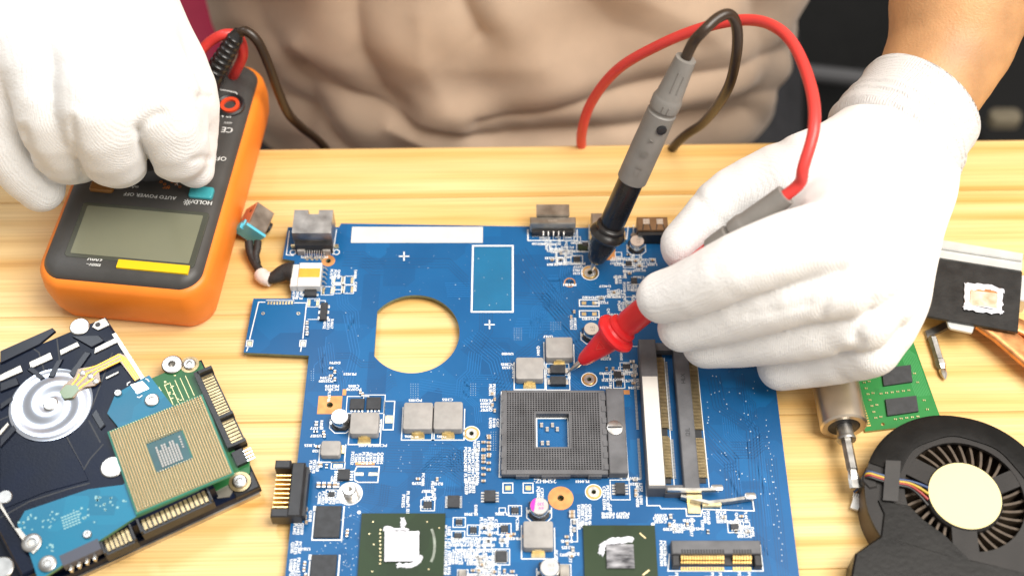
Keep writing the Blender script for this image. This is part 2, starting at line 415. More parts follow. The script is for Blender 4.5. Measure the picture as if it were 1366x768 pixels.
# --- right-hand side of the picture: hand holding the red probe
def hand_b(X, Y, Z):
    thumb = [J(1160, 212, 62, 18), J(1075, 232, 66, 15.5), J(982, 266, 58, 12.3), J(945, 300, 52, 11), J(917, 328, 47, 10)]
    index = [J(1172, 228, 62, 14), J(1126, 308, 79, 14), J(1062, 326, 82, 12.3), J(987, 354, 75, 11.3), J(924, 384, 61, 10.2), J(884, 397, 52, 9.4)]
    middle = [J(1182, 240, 58, 14), J(1155, 360, 70, 13.2), J(1075, 385, 66, 12.2), J(1010, 406, 56, 11.4), J(950, 426, 44, 10.2), J(911, 437, 37, 9.2)]
    ring = [J(1195, 240, 56, 16), J(1168, 400, 58, 13.0), J(1110, 430, 50, 12), J(1040, 446, 40, 11), J(985, 455, 31, 10), J(942, 460, 26, 9.2)]
    pinky = [J(1200, 250, 52, 16), J(1172, 436, 44, 12.6), J(1130, 468, 33, 11.3), J(1085, 479, 24, 10.4), J(1042, 488, 18, 9.3)]
    d = chain(X, Y, Z, thumb, .008)
    for q in (index, middle, ring, pinky):
        d = smin(d, chain(X, Y, Z, q, .006), .0009)
    palm = [(J(1178, 228, 57, 20), J(1135, 330, 63, 19)), (J(1184, 245, 51, 20), J(1168, 385, 47, 17)), (J(1184, 262, 44, 19), J(1148, 410, 38, 16)), (J(1146, 236, 60, 17), J(1112, 296, 69, 15))]
    for a, b in palm: d = smin(d, cone(X, Y, Z, a[:3], b[:3], a[3], b[3]), .010)
    wr = [(J(1190, 186, 60, 19), J(1180, 215, 60, 20)), (J(1202, 200, 57, 18.5), J(1190, 235, 55, 20))]
    for a, b in wr: d = smin(d, cone(X, Y, Z, a[:3], b[:3], a[3], b[3]), .012)
    # cloth folds and slack
    for pts, dp, wd in CREASE_B: d = d + px_crease(X, Y, Z, pts, dp, wd)
    return d + .0006 * waves(X, Y, Z, 130, 3) + .00022 * waves(X, Y, Z, 480, 9)
def line(*a): return [at(x, y, z / 1000) for x, y, z in a]
CREASE_B = [([(1095, 418), (1104, 396), (1124, 364)], .0011, 6), ([(1140, 448), (1148, 430), (1166, 398)], .0015, 5.5), ([(1186, 466), (1198, 440), (1204, 410)], .0010, 6), ([(1150, 455), (1138, 466), (1120, 470)], .0012, 5),
            ([(1085, 262), (1110, 250)], .0005, 8), ([(1000, 420), (1040, 414), (1080, 404)], .0006, 5), ([(930, 262), (946, 284), (968, 300)], .0006, 6), ([(1160, 300), (1190, 330), (1205, 370)], .0007, 9), ([(1040, 192), (1070, 205), (1110, 200)], .0006, 8)]
glove_b = build_glove(hand_b, (.03, -.072, .004), (.182, .058, .105), 'glove', person)
glove_b['label'] = 'white knitted glove on the hand holding the red probe'
# knitted cuff: a ribbed sleeve round the wrist with two stitched bands and a rolled hem
A0, A1 = at(1180, 208, .059), at(1229, 139, .062)
dv = (A1 - A0) / np.linalg.norm(A1 - A0)
def cuff(parent, A, dv, L, ra, rb, tilt=0.0):
    mb = MB(); u = np.cross(dv, (0, 0, 1)); u /= np.linalg.norm(u); v = np.cross(u, dv); n = 120; t = np.arange(n) * 2 * pi / n; Ls = []
    for s in np.linspace(0, 1, 60):
        g = 1 + .03 * np.exp(-((s - .36) / .03) ** 2) + .03 * np.exp(-((s - .50) / .03) ** 2) + .035 * np.exp(-((s - .95) / .035) ** 2) - .02 * sin(s * pi)
        g = g * (1 - .12 * s)
        g = g * (.78 + .22 * min(1, s / .16) ** .5)
        rib = 1 + .006 * np.sin(t * 60) + .008 * np.sin(3 * t + 5 * s) + .006 * np.sin(7 * t - 9 * s)
        Ls.append(A + dv * L * s + (u * (ra * g * rib * np.cos(t))[:, None] + v * (rb * g * rib * np.sin(t))[:, None]) + dv * (tilt * np.cos(t) * s)[:, None])
    for s in np.linspace(0, .5, 6):   # turned-in hem
        Ls.append(A + dv * (L * (1.01 - s)) + (u * (ra * .90 * np.cos(t))[:, None] + v * (rb * .90 * np.sin(t))[:, None]) + dv * (tilt * np.cos(t))[:, None])
    return obj('cuff', mb.loft(Ls, False, False), M['cuff'], parent, smooth=180)
cuff(glove_b, A0, dv, np.linalg.norm(A1 - A0), .0276, .0262, -.002)

# --- left-hand side of the picture: hand curled over the meter's dial
def hand_a(X, Y, Z):
    pinky = [J(20, -40, 92, 17), J(8, 75, 88, 14.5), J(2, 165, 70, 12), J(28, 222, 54, 10.5), J(54, 251, 43, 9.6)]
    ring = [J(60, -40, 96, 18), J(62, 60, 97, 15), J(70, 150, 82, 13.5), J(86, 200, 62, 12.5), J(104, 212, 46, 10)]
    middle = [J(110, -40, 96, 18), J(125, 55, 100, 15), J(132, 140, 90, 14), J(151, 203, 64, 13.3), J(165, 208, 46, 10)]
    index = [J(130, -40, 94, 17), J(180, 60, 97, 15), J(215, 130, 86, 14), J(235, 197, 62, 12.6), J(240, 200, 46, 10)]
    thumb = [J(140, -30, 84, 18), J(190, 50, 80, 16), J(243, 120, 68, 13.2), J(252, 175, 52, 11.4), J(261, 226, 41.5, 7.5)]
    d = None
    for q in (pinky, ring, middle, index):
        e = chain(X, Y, Z, q, .007); d = e if d is None else smin(d, e, .0010)
    d = smin(d, chain(X, Y, Z, thumb), .0045)
    for a, b in ((J(93, 50, 96, 15.5), J(102, 138, 83, 12.5)), (J(38, 50, 90, 15), J(38, 132, 74, 11.5)), (J(155, 50, 97, 15.5), J(175, 134, 86, 12.5)), (J(192, 65, 86, 14.5), J(235, 135, 72, 12))):
        d = smin(d, cone(X, Y, Z, a[:3], b[:3], a[3], b[3]), .009)
    for a, b in ((J(20, -60, 92, 24), J(30, 60, 90, 19)), (J(80, -80, 92, 26), J(90, 70, 90, 20)), (J(115, -80, 90, 26), J(155, 60, 88, 20)), (J(140, -40, 82, 20), J(200, 85, 74, 17)),
                 (J(90, -110, 92, 26), J(110, -60, 92, 26))):
        d = smin(d, cone(X, Y, Z, a[:3], b[:3], a[3], b[3]), .010)
    for pts, dp, wd in CREASE_A: d = d + px_crease(X, Y, Z, pts, dp, wd)
    return d + .0007 * waves(X, Y, Z, 110, 5) + .00022 * waves(X, Y, Z, 480, 2)
CREASE_A = [([(97, 160), (100, 190), (106, 218), (109, 236)], .0016, 5), ([(184, 172), (187, 190), (196, 206), (202, 224)], .0022, 5), ([(184, 172), (197, 160), (216, 150)], .0016, 5.5), ([(250, 122), (262, 130), (278, 131)], .0018, 5),
            ([(262, 136), (270, 156), (272, 180)], .0011, 5), ([(112, 142), (130, 124), (158, 108)], .0009, 8), ([(33, 172), (42, 204), (62, 228)], .0014, 5), ([(256, 214), (268, 210), (280, 213)], .0011, 4), ([(60, 60), (72, 90), (70, 120)], .0006, 9), ([(205, 110), (225, 96), (246, 92)], .0009, 7)]
glove_a = build_glove(hand_a, (-.265, -.008, .024), (-.100, .165, .130), 'glove', person)
glove_a['label'] = 'white knitted glove on the fist over the multimeter dial'
B0, B1 = at(95, -70, .092), at(70, -190, .110); dva = (B1 - B0) / np.linalg.norm(B1 - B0)
cuff(glove_a, B0, dva, .040, .031, .027)

# --- body: torso, shoulders and bare forearms in one skin
M['skin'] = mat('skin', (.50, .27, .125), .48, var=.20, vs=55, bump=.40, bs=1100, sss=.12, spec=.4)
def body(X, Y, Z):
    wb = at(1228, 134, .062); fb = at(1272, 52, .071); fb2 = at(1318, -50, .087); eb = np.array([.30, .20, .135]); sb = np.array([.185, .27, .40])
    wa = at(92, -90, .094); ea = np.array([-.30, .22, .15]); sa = np.array([-.185, .27, .40])
    d = chain(X, Y, Z, [(*at(1195, 188, .060), .0195), (*wb, .0205), (*fb, .0242), (*fb2, .029), (*eb, .040), (*sb, .055)], .02)
    d = smin(d, chain(X, Y, Z, [(*at(100, -50, .092), .022), (*wa, .024), (*ea, .040), (*sa, .055)], .02), .02)
    d = smin(d, cone(X, Y * 1.0, Z, (0, .235, -.10), (0, .26, .20), .095, .10), .04)
    d = smin(d, cone(X, Y, Z, (-.05, .245, .02), (-.07, .265, .36), .085, .085), .04); d = smin(d, cone(X, Y, Z, (.05, .245, .02), (.07, .265, .36), .085, .085), .04)
    d = smin(d, cone(X, Y, Z, sa, sb, .055, .055), .05)
    d = smin(d, cone(X, Y, Z, (0, .27, .40), (0, .265, .50), .055, .052), .04)
    return d
V, Q = nets(body, (-.37, .00, -.22), (.37, .36, .54), .0042); V = relax(V, Q, 2, .5)
mb = MB(); mb.add(V, Q.tolist()); obj('body', mb, M['skin'], person, smooth=180)

# --- shirt: a closed, folded tube round the torso
M['shirt'] = mat('beige_cotton', (.56, .425, .315), .9, var=.05, vs=60, bump=.12, bs=1300, spec=.15, sheen=.2)
FOLDS = [  # photo-pixel polylines of the creases, depth (m), half width (px)
    ([(300, -60), (345, 40), (400, 95), (415, 140), (405, 190)], .013, 24), ([(400, 95), (470, 130), (560, 168), (660, 186), (800, 178), (1000, 150)], .012, 12),
    ([(310, 60), (360, 120), (430, 165), (480, 215)], .012, 13), ([(462, -80), (470, 20), (482, 70), (510, 122), (530, 140)], .011, 20),
    ([(600, -60), (615, 0), (640, 45)], .011, 18), ([(640, 160), (720, 150), (800, 132), (900, 110), (1050, 70)], .007, 10),
    ([(560, 80), (620, 95), (720, 85)], -.006, 40), ([(740, -40), (820, 40), (930, 60)], .005, 36), ([(880, 190), (940, 150), (1040, 120)], .008, 14),
    ([(395, 60), (440, 110), (520, 150), (620, 172)], -.008, 22), ([(560, 20), (570, 90), (600, 140), (700, 165)], -.007, 35), ([(520, 168), (600, 200), (760, 205)], -.008, 14),
    ([(280, 120), (340, 170), (380, 215)], .010, 14), ([(1000, -40), (1020, 60), (1010, 160)], .006, 22), ([(860, 0), (930, 30), (1000, 90)], -.004, 30)]
def seg_dist(px_, py_, pl):
    d = np.full(px_.shape, 1e9)
    for (ax_, ay_), (bx_, by_) in zip(pl[:-1], pl[1:]):
        l2 = (bx_ - ax_) ** 2 + (by_ - ay_) ** 2; t = np.clip(((px_ - ax_) * (bx_ - ax_) + (py_ - ay_) * (by_ - ay_)) / l2, 0, 1)
        d = np.minimum(d, np.hypot(px_ - ax_ - t * (bx_ - ax_), py_ - ay_ - t * (by_ - ay_)))
    return d
nu, nz = 520, 260
zz = np.concatenate([np.linspace(-.24, -.10, 24), np.linspace(-.098, .13, 200), np.linspace(.135, .42, nz - 224)])
th = -pi / 2 + np.sign(np.linspace(-1, 1, nu, endpoint=False)) * (np.abs(np.linspace(-1, 1, nu, endpoint=False)) ** 1.35) * pi
TH, ZZ = np.meshgrid(th, zz)
wa_ = .158 + .02 * np.clip(ZZ / .4, -.3, 1) ; wb_ = .120 + .006 * np.clip(-ZZ / .2, 0, 1)
SX = -.002 + wa_ * np.sign(np.cos(TH)) * np.abs(np.cos(TH)) ** .9; SY = .232 + .05 * np.clip(ZZ, 0, 1) + wb_ * np.sign(np.sin(TH)) * np.abs(np.sin(TH)) ** .85
PT = np.stack([SX, SY, ZZ], -1); vv = PT - CAM; wv_ = vv @ FW
PXX = 683 + F * (vv @ RT) / wv_; PYY = 384 - F * (vv @ UP) / wv_
dd = np.zeros_like(SX)
front = np.clip((.26 - SY) / .05, 0, 1)
for pl, dp, hw in FOLDS:
    q = seg_dist(PXX, PYY, pl); dd -= .41 * (dp * np.exp(-np.sqrt((q / hw) ** 2 + .06) * 1.15 + .28) - dp * .25 * np.exp(-((q - 2.4 * hw) / (1.5 * hw)) ** 2))
dd = dd * front + .004 * np.sin(ZZ * 38 + 2 * TH) * (1 - front) + .0016 * np.sin(SX * 90 + ZZ * 60) + .0012 * np.sin(SX * 47 - ZZ * 110)
PT[..., 0] += dd * np.cos(TH); PT[..., 1] += dd * np.sin(TH)
mb = MB(); mb.loft([PT[i] for i in range(nz)], False, False); sh = obj('shirt', mb, M['shirt'], person, smooth=180)
M['denim'] = mat('dark_trousers', (.035, .036, .042), .9, var=.2, vs=80, bump=.3, bs=900)
def legs(X, Y, Z):
    d = smin(cone(X, Y, Z, (-.09, .27, -.17), (-.12, -.13, -.16), .080, .066), cone(X, Y, Z, (.09, .27, -.17), (.12, -.13, -.16), .080, .066), .03)
    for s in (-1, 1): d = smin(d, cone(X, Y, Z, (.12 * s, -.13, -.16), (.13 * s, -.10, -.68), .062, .046), .02)
    return smin(d, cone(X, Y, Z, (-.07, .28, -.15), (.07, .28, -.15), .10, .10), .04)
V, Q = nets(legs, (-.24, -.24, -.74), (.24, .42, -.02), .010); V = relax(V, Q, 2)
mb = MB(); mb.add(V, Q.tolist()); obj('trousers', mb, M['denim'], person, smooth=180)
# ---------------------------------------------------------------- flat lettering (built-in font, cached glyph meshes)
GL = {}
def glyph(ch):
    if ch not in GL:
        cu = bpy.data.curves.new('g', 'FONT'); cu.body = ch; cu.size = 1.0; cu.resolution_u = 2
        o = bpy.data.objects.new('g', cu); col.objects.link(o); bpy.context.view_layer.update()
        me = o.to_mesh(); v = np.array([q.co[:] for q in me.vertices]).reshape(-1, 3); f = [tuple(p.vertices) for p in me.polygons]
        adv = (v[:, 0].max() + .06) if len(v) else .3
        o.to_mesh_clear(); bpy.data.objects.remove(o); bpy.data.curves.remove(cu); GL[ch] = (v, f, adv)
    return GL[ch]
def text(mb, s, x, y, z, h, ang=0.0, m=0, bold=0.0, sx=1.0, centre=True):
    """letters with cap height h laid flat at z, reading direction turned by ang; centred on x, y"""
    k = h / .70; wd = sum(glyph(c)[2] if c != ' ' else .3 for c in s); pen = -wd / 2 if centre else 0
    ca, sa = cos(ang), sin(ang)
    for c in s:
        if c == ' ': pen += .3; continue
        v, f, a = glyph(c)
        for dx in ((0,) if not bold else (-bold, bold)):
            lx = (v[:, 0] + pen + dx) * k * sx; ly = (v[:, 1] - .35) * k
            if f: mb.add(np.column_stack([x + lx * ca - ly * sa, y + lx * sa + ly * ca, np.full(len(v), z + (dx > 0) * 1.5e-5)]), f, m)
        pen += a
# ---------------------------------------------------------------- multimeter
M['orange'] = mat('orange_rubber', (.84, .225, .020), .42, var=.05, vs=60, bump=.12, bs=2500, spec=.45)
M['face'] = mat('graphite_plastic', (.056, .054, .052), .45, var=.12, vs=90, bump=.15, bs=4000)
M['lcd'] = mat('lcd_panel', (.19, .195, .135), .16, var=.10, vs=14, spec=.6, coat=.3)
M['lcd_rim'] = mat('lcd_surround', (.065, .070, .055), .2, coat=.5)
M['yellow'] = mat('yellow_strip', (.86, .56, .008), .5)
M['teal'] = mat('teal_button', (.045, .33, .37), .45, var=.06)
M['brown_btn'] = mat('brown_button', (.30, .13, .025), .45)
M['jack_red'] = mat('red_jack', (.75, .07, .02), .4)
M['print'] = mat('white_print', (.78, .78, .76), .6)
M['knob'] = mat('knob_grey', (.06, .06, .06), .5)
ZF = .0300
mr = R(-6.2)
mo = at(156, 365, ZF)                                   # near end, middle of the face
def ml(x, y, z): return np.array([mo[0] + x * cos(mr) - y * sin(mr), mo[1] + x * sin(mr) + y * cos(mr), z])
def minv(p): d = p - mo; return d[0] * cos(mr) + d[1] * sin(mr), -d[0] * sin(mr) + d[1] * cos(mr)
mm = thing('multimeter', 'orange and dark grey digital multimeter lying upside down under the gloved fist', 'multimeter', (*ml(0, .05, 0)[:2], 0))
ML = .1150
def mloop(ins, z, r, y0=-.0035, y1=ML, w0=.0345, w1=.0335, n=7, bow=.0035):
    """outline of the meter: rounded, near end bowed out, widest at the near end"""
    q = rr(-1, 1, 0, 1, 1e-4, 0, 1); W = .0335 - ins; a = y0 + ins; b = y1 - ins
    p = rr(-W, W, a, b, max(r - ins * .7, .002), z, n)
    t = (p[:, 1] - a) / (b - a); p[:, 0] *= 1 + .012 * np.cos(t * pi) - .05 * np.sin(t * pi) ** 2 * 0.55
    p[:, 1] -= bow * (1 - (p[:, 0] / W) ** 2) * (1 - t) ; p[:, 1] += .003 * (1 - (p[:, 0] / W) ** 2) * t
    return np.array([ml(*v) for v in p])
mb = MB(); mb.loft([mloop(.0045, 0, .010), mloop(.0022, .0012, .010), mloop(.0004, .0075, .010), mloop(-.0005, .0165, .010), mloop(.0, .0232, .010), mloop(.0009, .0252, .010), mloop(.0024, .0262, .009)])
body_m = obj('rubber_boot', mb, M['orange'], mm, smooth=50)
mb = MB(); mb.loft([mloop(.0025, .0225, .009), mloop(.0026, .0264, .009), mloop(.0036, .0284, .009), mloop(.0056, .0296, .008), mloop(.0085, ZF, .008)])
obj('face_plate', mb, M['face'], mm, smooth=60)
def mq(*px): return [minv(at(x, y, ZF)) for x, y in px]
def quad_px(mb, pts, z0, z1, m=0, c=0.0):
    mb.prism([at(x, y, z1)[:2] for x, y in pts], z0, z1, m, c); return mb
def mrect(mb, x0, x1, y0, y1, z0, z1, r, c=0.0):
    L = [rr(x0, x1, y0, y1, r, z0, 4), rr(x0, x1, y0, y1, r, z1 - c, 4)]
    if c: L.append(rr(x0 + c, x1 - c, y0 + c, y1 - c, max(r - c, .0002), z1, 4))
    mb.loft([np.array([ml(*v) for v in l]) for l in L])
c4 = mq((115, 270), (281, 284), (258, 356), (81, 343)); sx0 = (c4[0][0] + c4[3][0]) / 2; sx1 = (c4[1][0] + c4[2][0]) / 2; sy0 = (c4[2][1] + c4[3][1]) / 2; sy1 = (c4[0][1] + c4[1][1]) / 2
mb = MB(); mrect(mb, sx0, sx1, sy0, sy1, ZF - .001, ZF + .0003, .0016, .0002); scr = obj('screen', mb, M['lcd_rim'], mm)
mb = MB(); mrect(mb, sx0 + .0022, sx1 - .0022, sy0 + .0016, sy1 - .0018, ZF - .0005, ZF + .00045, .0006); obj('display_panel', mb, M['lcd'], scr)
mb = MB(); yc = mq((157, 352), (252, 361)); mrect(mb, yc[0][0], yc[1][0], (yc[0][1] + yc[1][1]) / 2 - .0019, (yc[0][1] + yc[1][1]) / 2 + .0019, ZF - .0005, ZF + .0006, .0002); obj('yellow_label', mb, M['yellow'], scr)
bc = mq((269, 258))[0]; mb = MB(); mrect(mb, bc[0] - .0048, bc[0] + .0048, bc[1] - .0028, bc[1] + .0028, ZF - .001, ZF + .0014, .0012, .0005); obj('hold_button', mb, M['teal'], mm)
bc = mq((137, 250))[0]; mb = MB(); mrect(mb, bc[0] - .0048, bc[0] + .0048, bc[1] - .0026, bc[1] + .0026, ZF - .001, ZF + .0014, .0012, .0005); obj('range_button', mb, M['brown_btn'], mm)
kc = at(205, 190, ZF)
kn = obj('dial_knob', MB().lathe([(.0205, ZF - .001), (.0205, ZF + .002), (.019, ZF + .0045), (.016, ZF + .0052)], (kc[0], kc[1], 0), 40), M['knob'], mm)
mb = MB(); mb.T = np.eye(4); mb.T[:2, :2] = [[cos(mr + .5), -sin(mr + .5)], [sin(mr + .5), cos(mr + .5)]]; mb.T[:3, 3] = (kc[0], kc[1], 0)
mb.rbox(-.0035, .0035, -.0185, .0185, ZF + .005, ZF + .0098, .003, .0015); mb.T = None; obj('knob_grip', mb, M['knob'], kn)
jacks = []
for jx, jy, mt_ in ((307, 141, 'jack_red'), (268, 130, 'black'), (232, 122, 'black'), (194, 116, 'jack_red')):
    p = at(jx, jy, ZF); mb = MB()
    mb.lathe([(.0062, ZF - .0006), (.0062, ZF + .0007), (.0054, ZF + .0011), (.0046, ZF + .0004), (.0046, ZF - .004)], (p[0], p[1], 0), 28, cap0=False, cap1=False)
    r_ = obj('jack_collar', mb, M['black'], mm)
    mb = MB(); mb.lathe([(.0040, ZF - .001), (.0040, ZF + .0010), (.0026, ZF + .0010), (.0024, ZF - .004)], (p[0], p[1], 0), 24, cap0=False); obj('jack_insert', mb, M[mt_], r_); jacks.append(p)
mb = MB(); ta = mr + pi
def mtext(s, x, y, h, b=.012): p = at(x, y, ZF); text(mb, s, p[0], p[1], ZF + .0002, h, ta, bold=b)
mtext('10A', 302, 154.5, .0023); mtext('600V', 304, 164.5, .0011, 0); mtext('CE', 303, 174, .0028); mtext('OFF', 293, 212, .0022)
mtext('AUTO POWER OFF', 200, 262, .00165, .008); mtext('HOLD/', 269, 270.5, .0019); mtext('600V', 127, 345.6, .0019, .02); mtext('1000V~', 125, 353.4, .0013, .012)
mtext('V', 236, 246, .0015); mtext('mA', 180, 250, .0014); mtext('COM', 262, 146, .0018)
p = at(250, 270.2, ZF); mb.ring(p[0], p[1], ZF + .0002, .0005, .0008, 12)
for k in range(8):
    a_ = k * pi / 4; mb.strip([(p[0] + .001 * cos(a_), p[1] + .001 * sin(a_)), (p[0] + .0016 * cos(a_), p[1] + .0016 * sin(a_))], .0003, ZF + .0002)
ly = [at(x, y, ZF)[:2] for x, y in ((318, 130), (315, 124), (300, 121), (262, 117))]; mb.strip(ly, .0004, ZF + .0002)
obj('lettering', mb, M['print'], mm, smooth=0, kind='stuff')
mb = MB()
for k in range(7):
    p = at(215 + k * 5, 243 + (k % 3) * 3.2, ZF); mb.ring(p[0], p[1], ZF + .0002, .0004, .0006, 10)
p = at(222, 251, ZF); text(mb, 'ADP', p[0], p[1], ZF + .0002, .001, ta); obj('orange_lettering', mb, M['orange'], mm, smooth=0, kind='stuff')
for x_, y_ in ((-.024, .008), (.024, .008), (-.023, ML - .018), (.023, ML - .018)):
    pass

# ---------------------------------------------------------------- test leads
M['lead_red'] = mat('red_silicone', (.66, .045, .038), .38, var=.06, vs=60, bump=.08, bs=1500, spec=.5)
M['lead_black'] = mat('black_silicone', (.030, .017, .009), .36, var=.15, vs=60, bump=.08, bs=1500)
M['probe_red'] = mat('red_plastic', (.70, .015, .018), .36, var=.05, vs=90, bump=.05, bs=1500)
M['probe_grey'] = mat('grey_grip', (.20, .188, .172), .5, var=.08, vs=120, bump=.1, bs=3000)
M['probe_black'] = mat('gloss_black', (.014, .013, .013), .28, var=.2, vs=90, rvar=.08)
def probe(root, T, E, tipm, bodym, flange, gs=.475, fl=1.0, nt_=1.0):
    """needle tip at T, cable end at E: needle, cone, finger guard, barrel, grey grip, strain relief"""
    ax = E - T; L = np.linalg.norm(ax); ax /= L; q = lambda t: t * L
    obj('needle_tip', MB().lathe([(.0002, 0), (.0009, .004), (.0011, .006), (.0011, q(.16))], T, 14, ax), M['steel'], root)
    a = flange
    obj('nose_cone', MB().lathe([(.0018 * nt_, q(.070)), (.0027 * nt_, q(.085)), (.0046 * (1 + (nt_ - 1) * .35), q(a - .055)), (.0052, q(a - .015)), (.0054, q(a))], T, 28, ax), bodym, root)
    obj('finger_guard', MB().lathe([(.0052, q(a - .012)), (.0078 * fl, q(a - .008)), (.0084 * fl, q(a + .004)), (.0080 * fl, q(a + .014)), (.0062, q(a + .02)), (.0056, q(a + .028)), (.0060, q(a + .034)), (.0058, q(a + .043)), (.0047, q(a + .05))], T, 36, ax), bodym, root)
    obj('barrel', MB().lathe([(.0046, q(a + .03)), (.0046, q(a + .06)), (.0050, q(a + .07)), (.0050, q(gs)), (.0054, q(gs + .005))], T, 28, ax), bodym, root)
    g = obj('grip', MB().lathe([(.0053, q(gs - .005)), (.0058, q(gs + .001)), (.0058, q(gs * .5 + .38)), (.0056, q(.76)), (.0056, q(.775)), (.0050, q(.78)), (.0050, q(.79)), (.0056, q(.795)), (.0057, q(.83)), (.0053, q(.84)), (.0050, q(.85)), (.0041, q(.97)), (.0039, q(1.0)), (.0022, q(1.0))], T, 28, ax), M['probe_grey'], root)
    return ax, L, g
# red lead
rl = thing('red_test_lead', 'red test lead whose red probe is held in the gloved fingers', 'test lead', (*at(775, 190, 0)[:2], 0), 'meter test leads')
RT_ = at(757, 497, .0062); RE = at(1048, 260, .084)
rax, rL, rg = probe(rl, RT_, RE, None, M['probe_red'], .235, .70)
c0 = at(775, 192, -.002)
j_r = jacks[2]
rp = [RE - rax * .004, RE + rax * .006, at(1072, 222, .095), at(1086, 170, .102), at(1082, 118, .103), at(1060, 62, .101), at(1030, 34, .098), at(990, 27, .092), at(935, 38, .083), at(880, 60, .070), at(825, 92, .052), at(790, 135, .030), at(776, 178, .010),
      c0 + (0, .004, -.03), c0 + (-.02, .006, -.055), (.0, .092, -.08), (-.06, .094, -.075), (-.120, .112, -.09), (-.136, .108, -.02), at(309, 108, .026), at(324, 74, .044), at(318, 50, .053), at(300, 46, .056), at(280, 56, .053), at(262, 75, .048)]
obj('cable', MB().tube(smooth_path(rp, 10), .00215, 14), M['lead_red'], rl, smooth=80)
pe = np.array(rp[-1]); jp = np.array([j_r[0], j_r[1], ZF]); pa = jp - pe; pl_ = np.linalg.norm(pa)
obj('plug', MB().lathe([(.0026, -.003), (.0034, 0), (.0040, pl_ * .3), (.0046, pl_ * .32), (.0048, pl_ * .9), (.0038, pl_ * .92), (.0036, pl_ + .001)], pe, 20, pa), M['lead_red'], rl)
# triangle mark and dots moulded on the nose cone
mb = MB(); side = np.cross(rax, (CAM - RT_) / np.linalg.norm(CAM - RT_)); side /= np.linalg.norm(side); nn = np.cross(side, rax)
if nn @ (CAM - RT_) < 0: nn = -nn
def on_probe(T, ax, L, s_, n_, t, o, r): return T + ax * (t * L) + s_ * o + n_ * math.sqrt(max(r * r - o * o, 0))
tri = [on_probe(RT_, rax, rL, side, nn, *a) for a in ((.165, 0, .0048), (.195, .0016, .0054), (.195, -.0016, .0054))]
mb.tube([tri[0], tri[1], tri[2], tri[0]], .00012, 5); obj('warning_triangle', mb, M['lead_red'], rl)
# black lead
bl = thing('black_test_lead', 'black test lead with grey grip, its probe standing in a board hole', 'test lead', (*at(787, 364, 0)[:2], 0), 'meter test leads')
BT = at(786, 366, .0022); zt = .05
while np.linalg.norm(at(915, 80, zt) - BT) < .104: zt += .0005
BE = at(915, 78, zt)
bax, bL, bg = probe(bl, BT, BE, None, M['probe_black'], .205, .475, .86, 1.35)
side = np.cross(bax, (CAM - BT) / np.linalg.norm(CAM - BT)); side /= np.linalg.norm(side); nn = np.cross(side, bax)
if nn @ (CAM - BT) < 0: nn = -nn
bt_ = on_probe(BT, bax, bL, side, nn, .735, .0026, .0056)
mb = MB(); mb.lathe([(.0019, -.0006), (.0019, .0006), (.0015, .0008)], bt_, 18, nn * .9 + side * .45); obj('grip_dot', mb, M['black'], bg)
mb = MB()
for t0, t1, o, r in ((.88, .96, 0, .0047), (.88, .95, .0022, .0047), (.80, .825, 0, .0057), (.80, .825, .002, .0057)):
    mb.tube([on_probe(BT, bax, bL, side, nn, t0, o, r), on_probe(BT, bax, bL, side, nn, t1, o, r - .0004 if t0 > .87 else r)], .00035, 6)
obj('grip_rib', mb, M['probe_grey'], bg)
def wrap_text(s, T, ax, L, sd, n_, t0, h, r, off=0.0):
    m_ = MB(); k = h / .7; pen = 0
    for c_ in s:
        if c_ == ' ': pen += .35; continue
        v, f, a = glyph(c_); P_ = []
        for q in v:
            o_ = off + (q[1] - .35) * k; P_.append(T + ax * (t0 * L + (q[0] + pen) * k) + sd * o_ + n_ * (math.sqrt(max(r * r - o_ * o_, 0)) + .00006))
        m_.add(P_, f); pen += a + .15
    return m_
obj('embossed_marks', wrap_text('CE  @  A', BT, bax, bL, side, nn, .52, .0026, .0059, .0008), mat('grip_emboss', (.20, .185, .165), .5), bg, smooth=0)
b0 = at(897, 192, -.002); bj = jacks[1]
bp_ = [BE - bax * .004, BE + bax * .006, at(938, 42, zt + .012), at(958, 24, zt + .014), at(974, 20, zt + .013), at(983, 38, zt + .006), at(982, 75, zt - .008), at(970, 120, zt - .030), at(940, 162, .030), at(908, 186, .010), b0 + (-.01, .005, -.03), (.03, .090, -.07), (-.05, .095, -.08),
       (-.078, .098, -.060), (-.087, .0965, -.026), at(400, 178, .0) + (0, .004, 0), at(385, 152, .014), at(372, 124, .028), at(358, 86, .044), at(344, 56, .055), at(328, 42, .059), at(316, 47, .057)]
obj('cable', MB().tube(smooth_path(bp_, 10), .0020, 14), M['lead_black'], bl, smooth=80)
pe = np.array(bp_[-1]); jp = np.array([bj[0], bj[1], ZF]); pa = jp - pe; pl_ = np.linalg.norm(pa); prof = [(.0022, -.002)]
for k in range(7): prof += [(.0030 + .0002 * k, .001 + k * .0028), (.0034 + .0002 * k, .0014 + k * .0028), (.0034 + .0002 * k, .0026 + k * .0028), (.0029 + .0002 * k, .0030 + k * .0028)]
obj('plug', MB().lathe(prof + [(.0050, .0225), (.0052, pl_ * .9), (.0040, pl_ * .92), (.0038, pl_ + .001)], pe, 20, pa), M['probe_black'], bl)
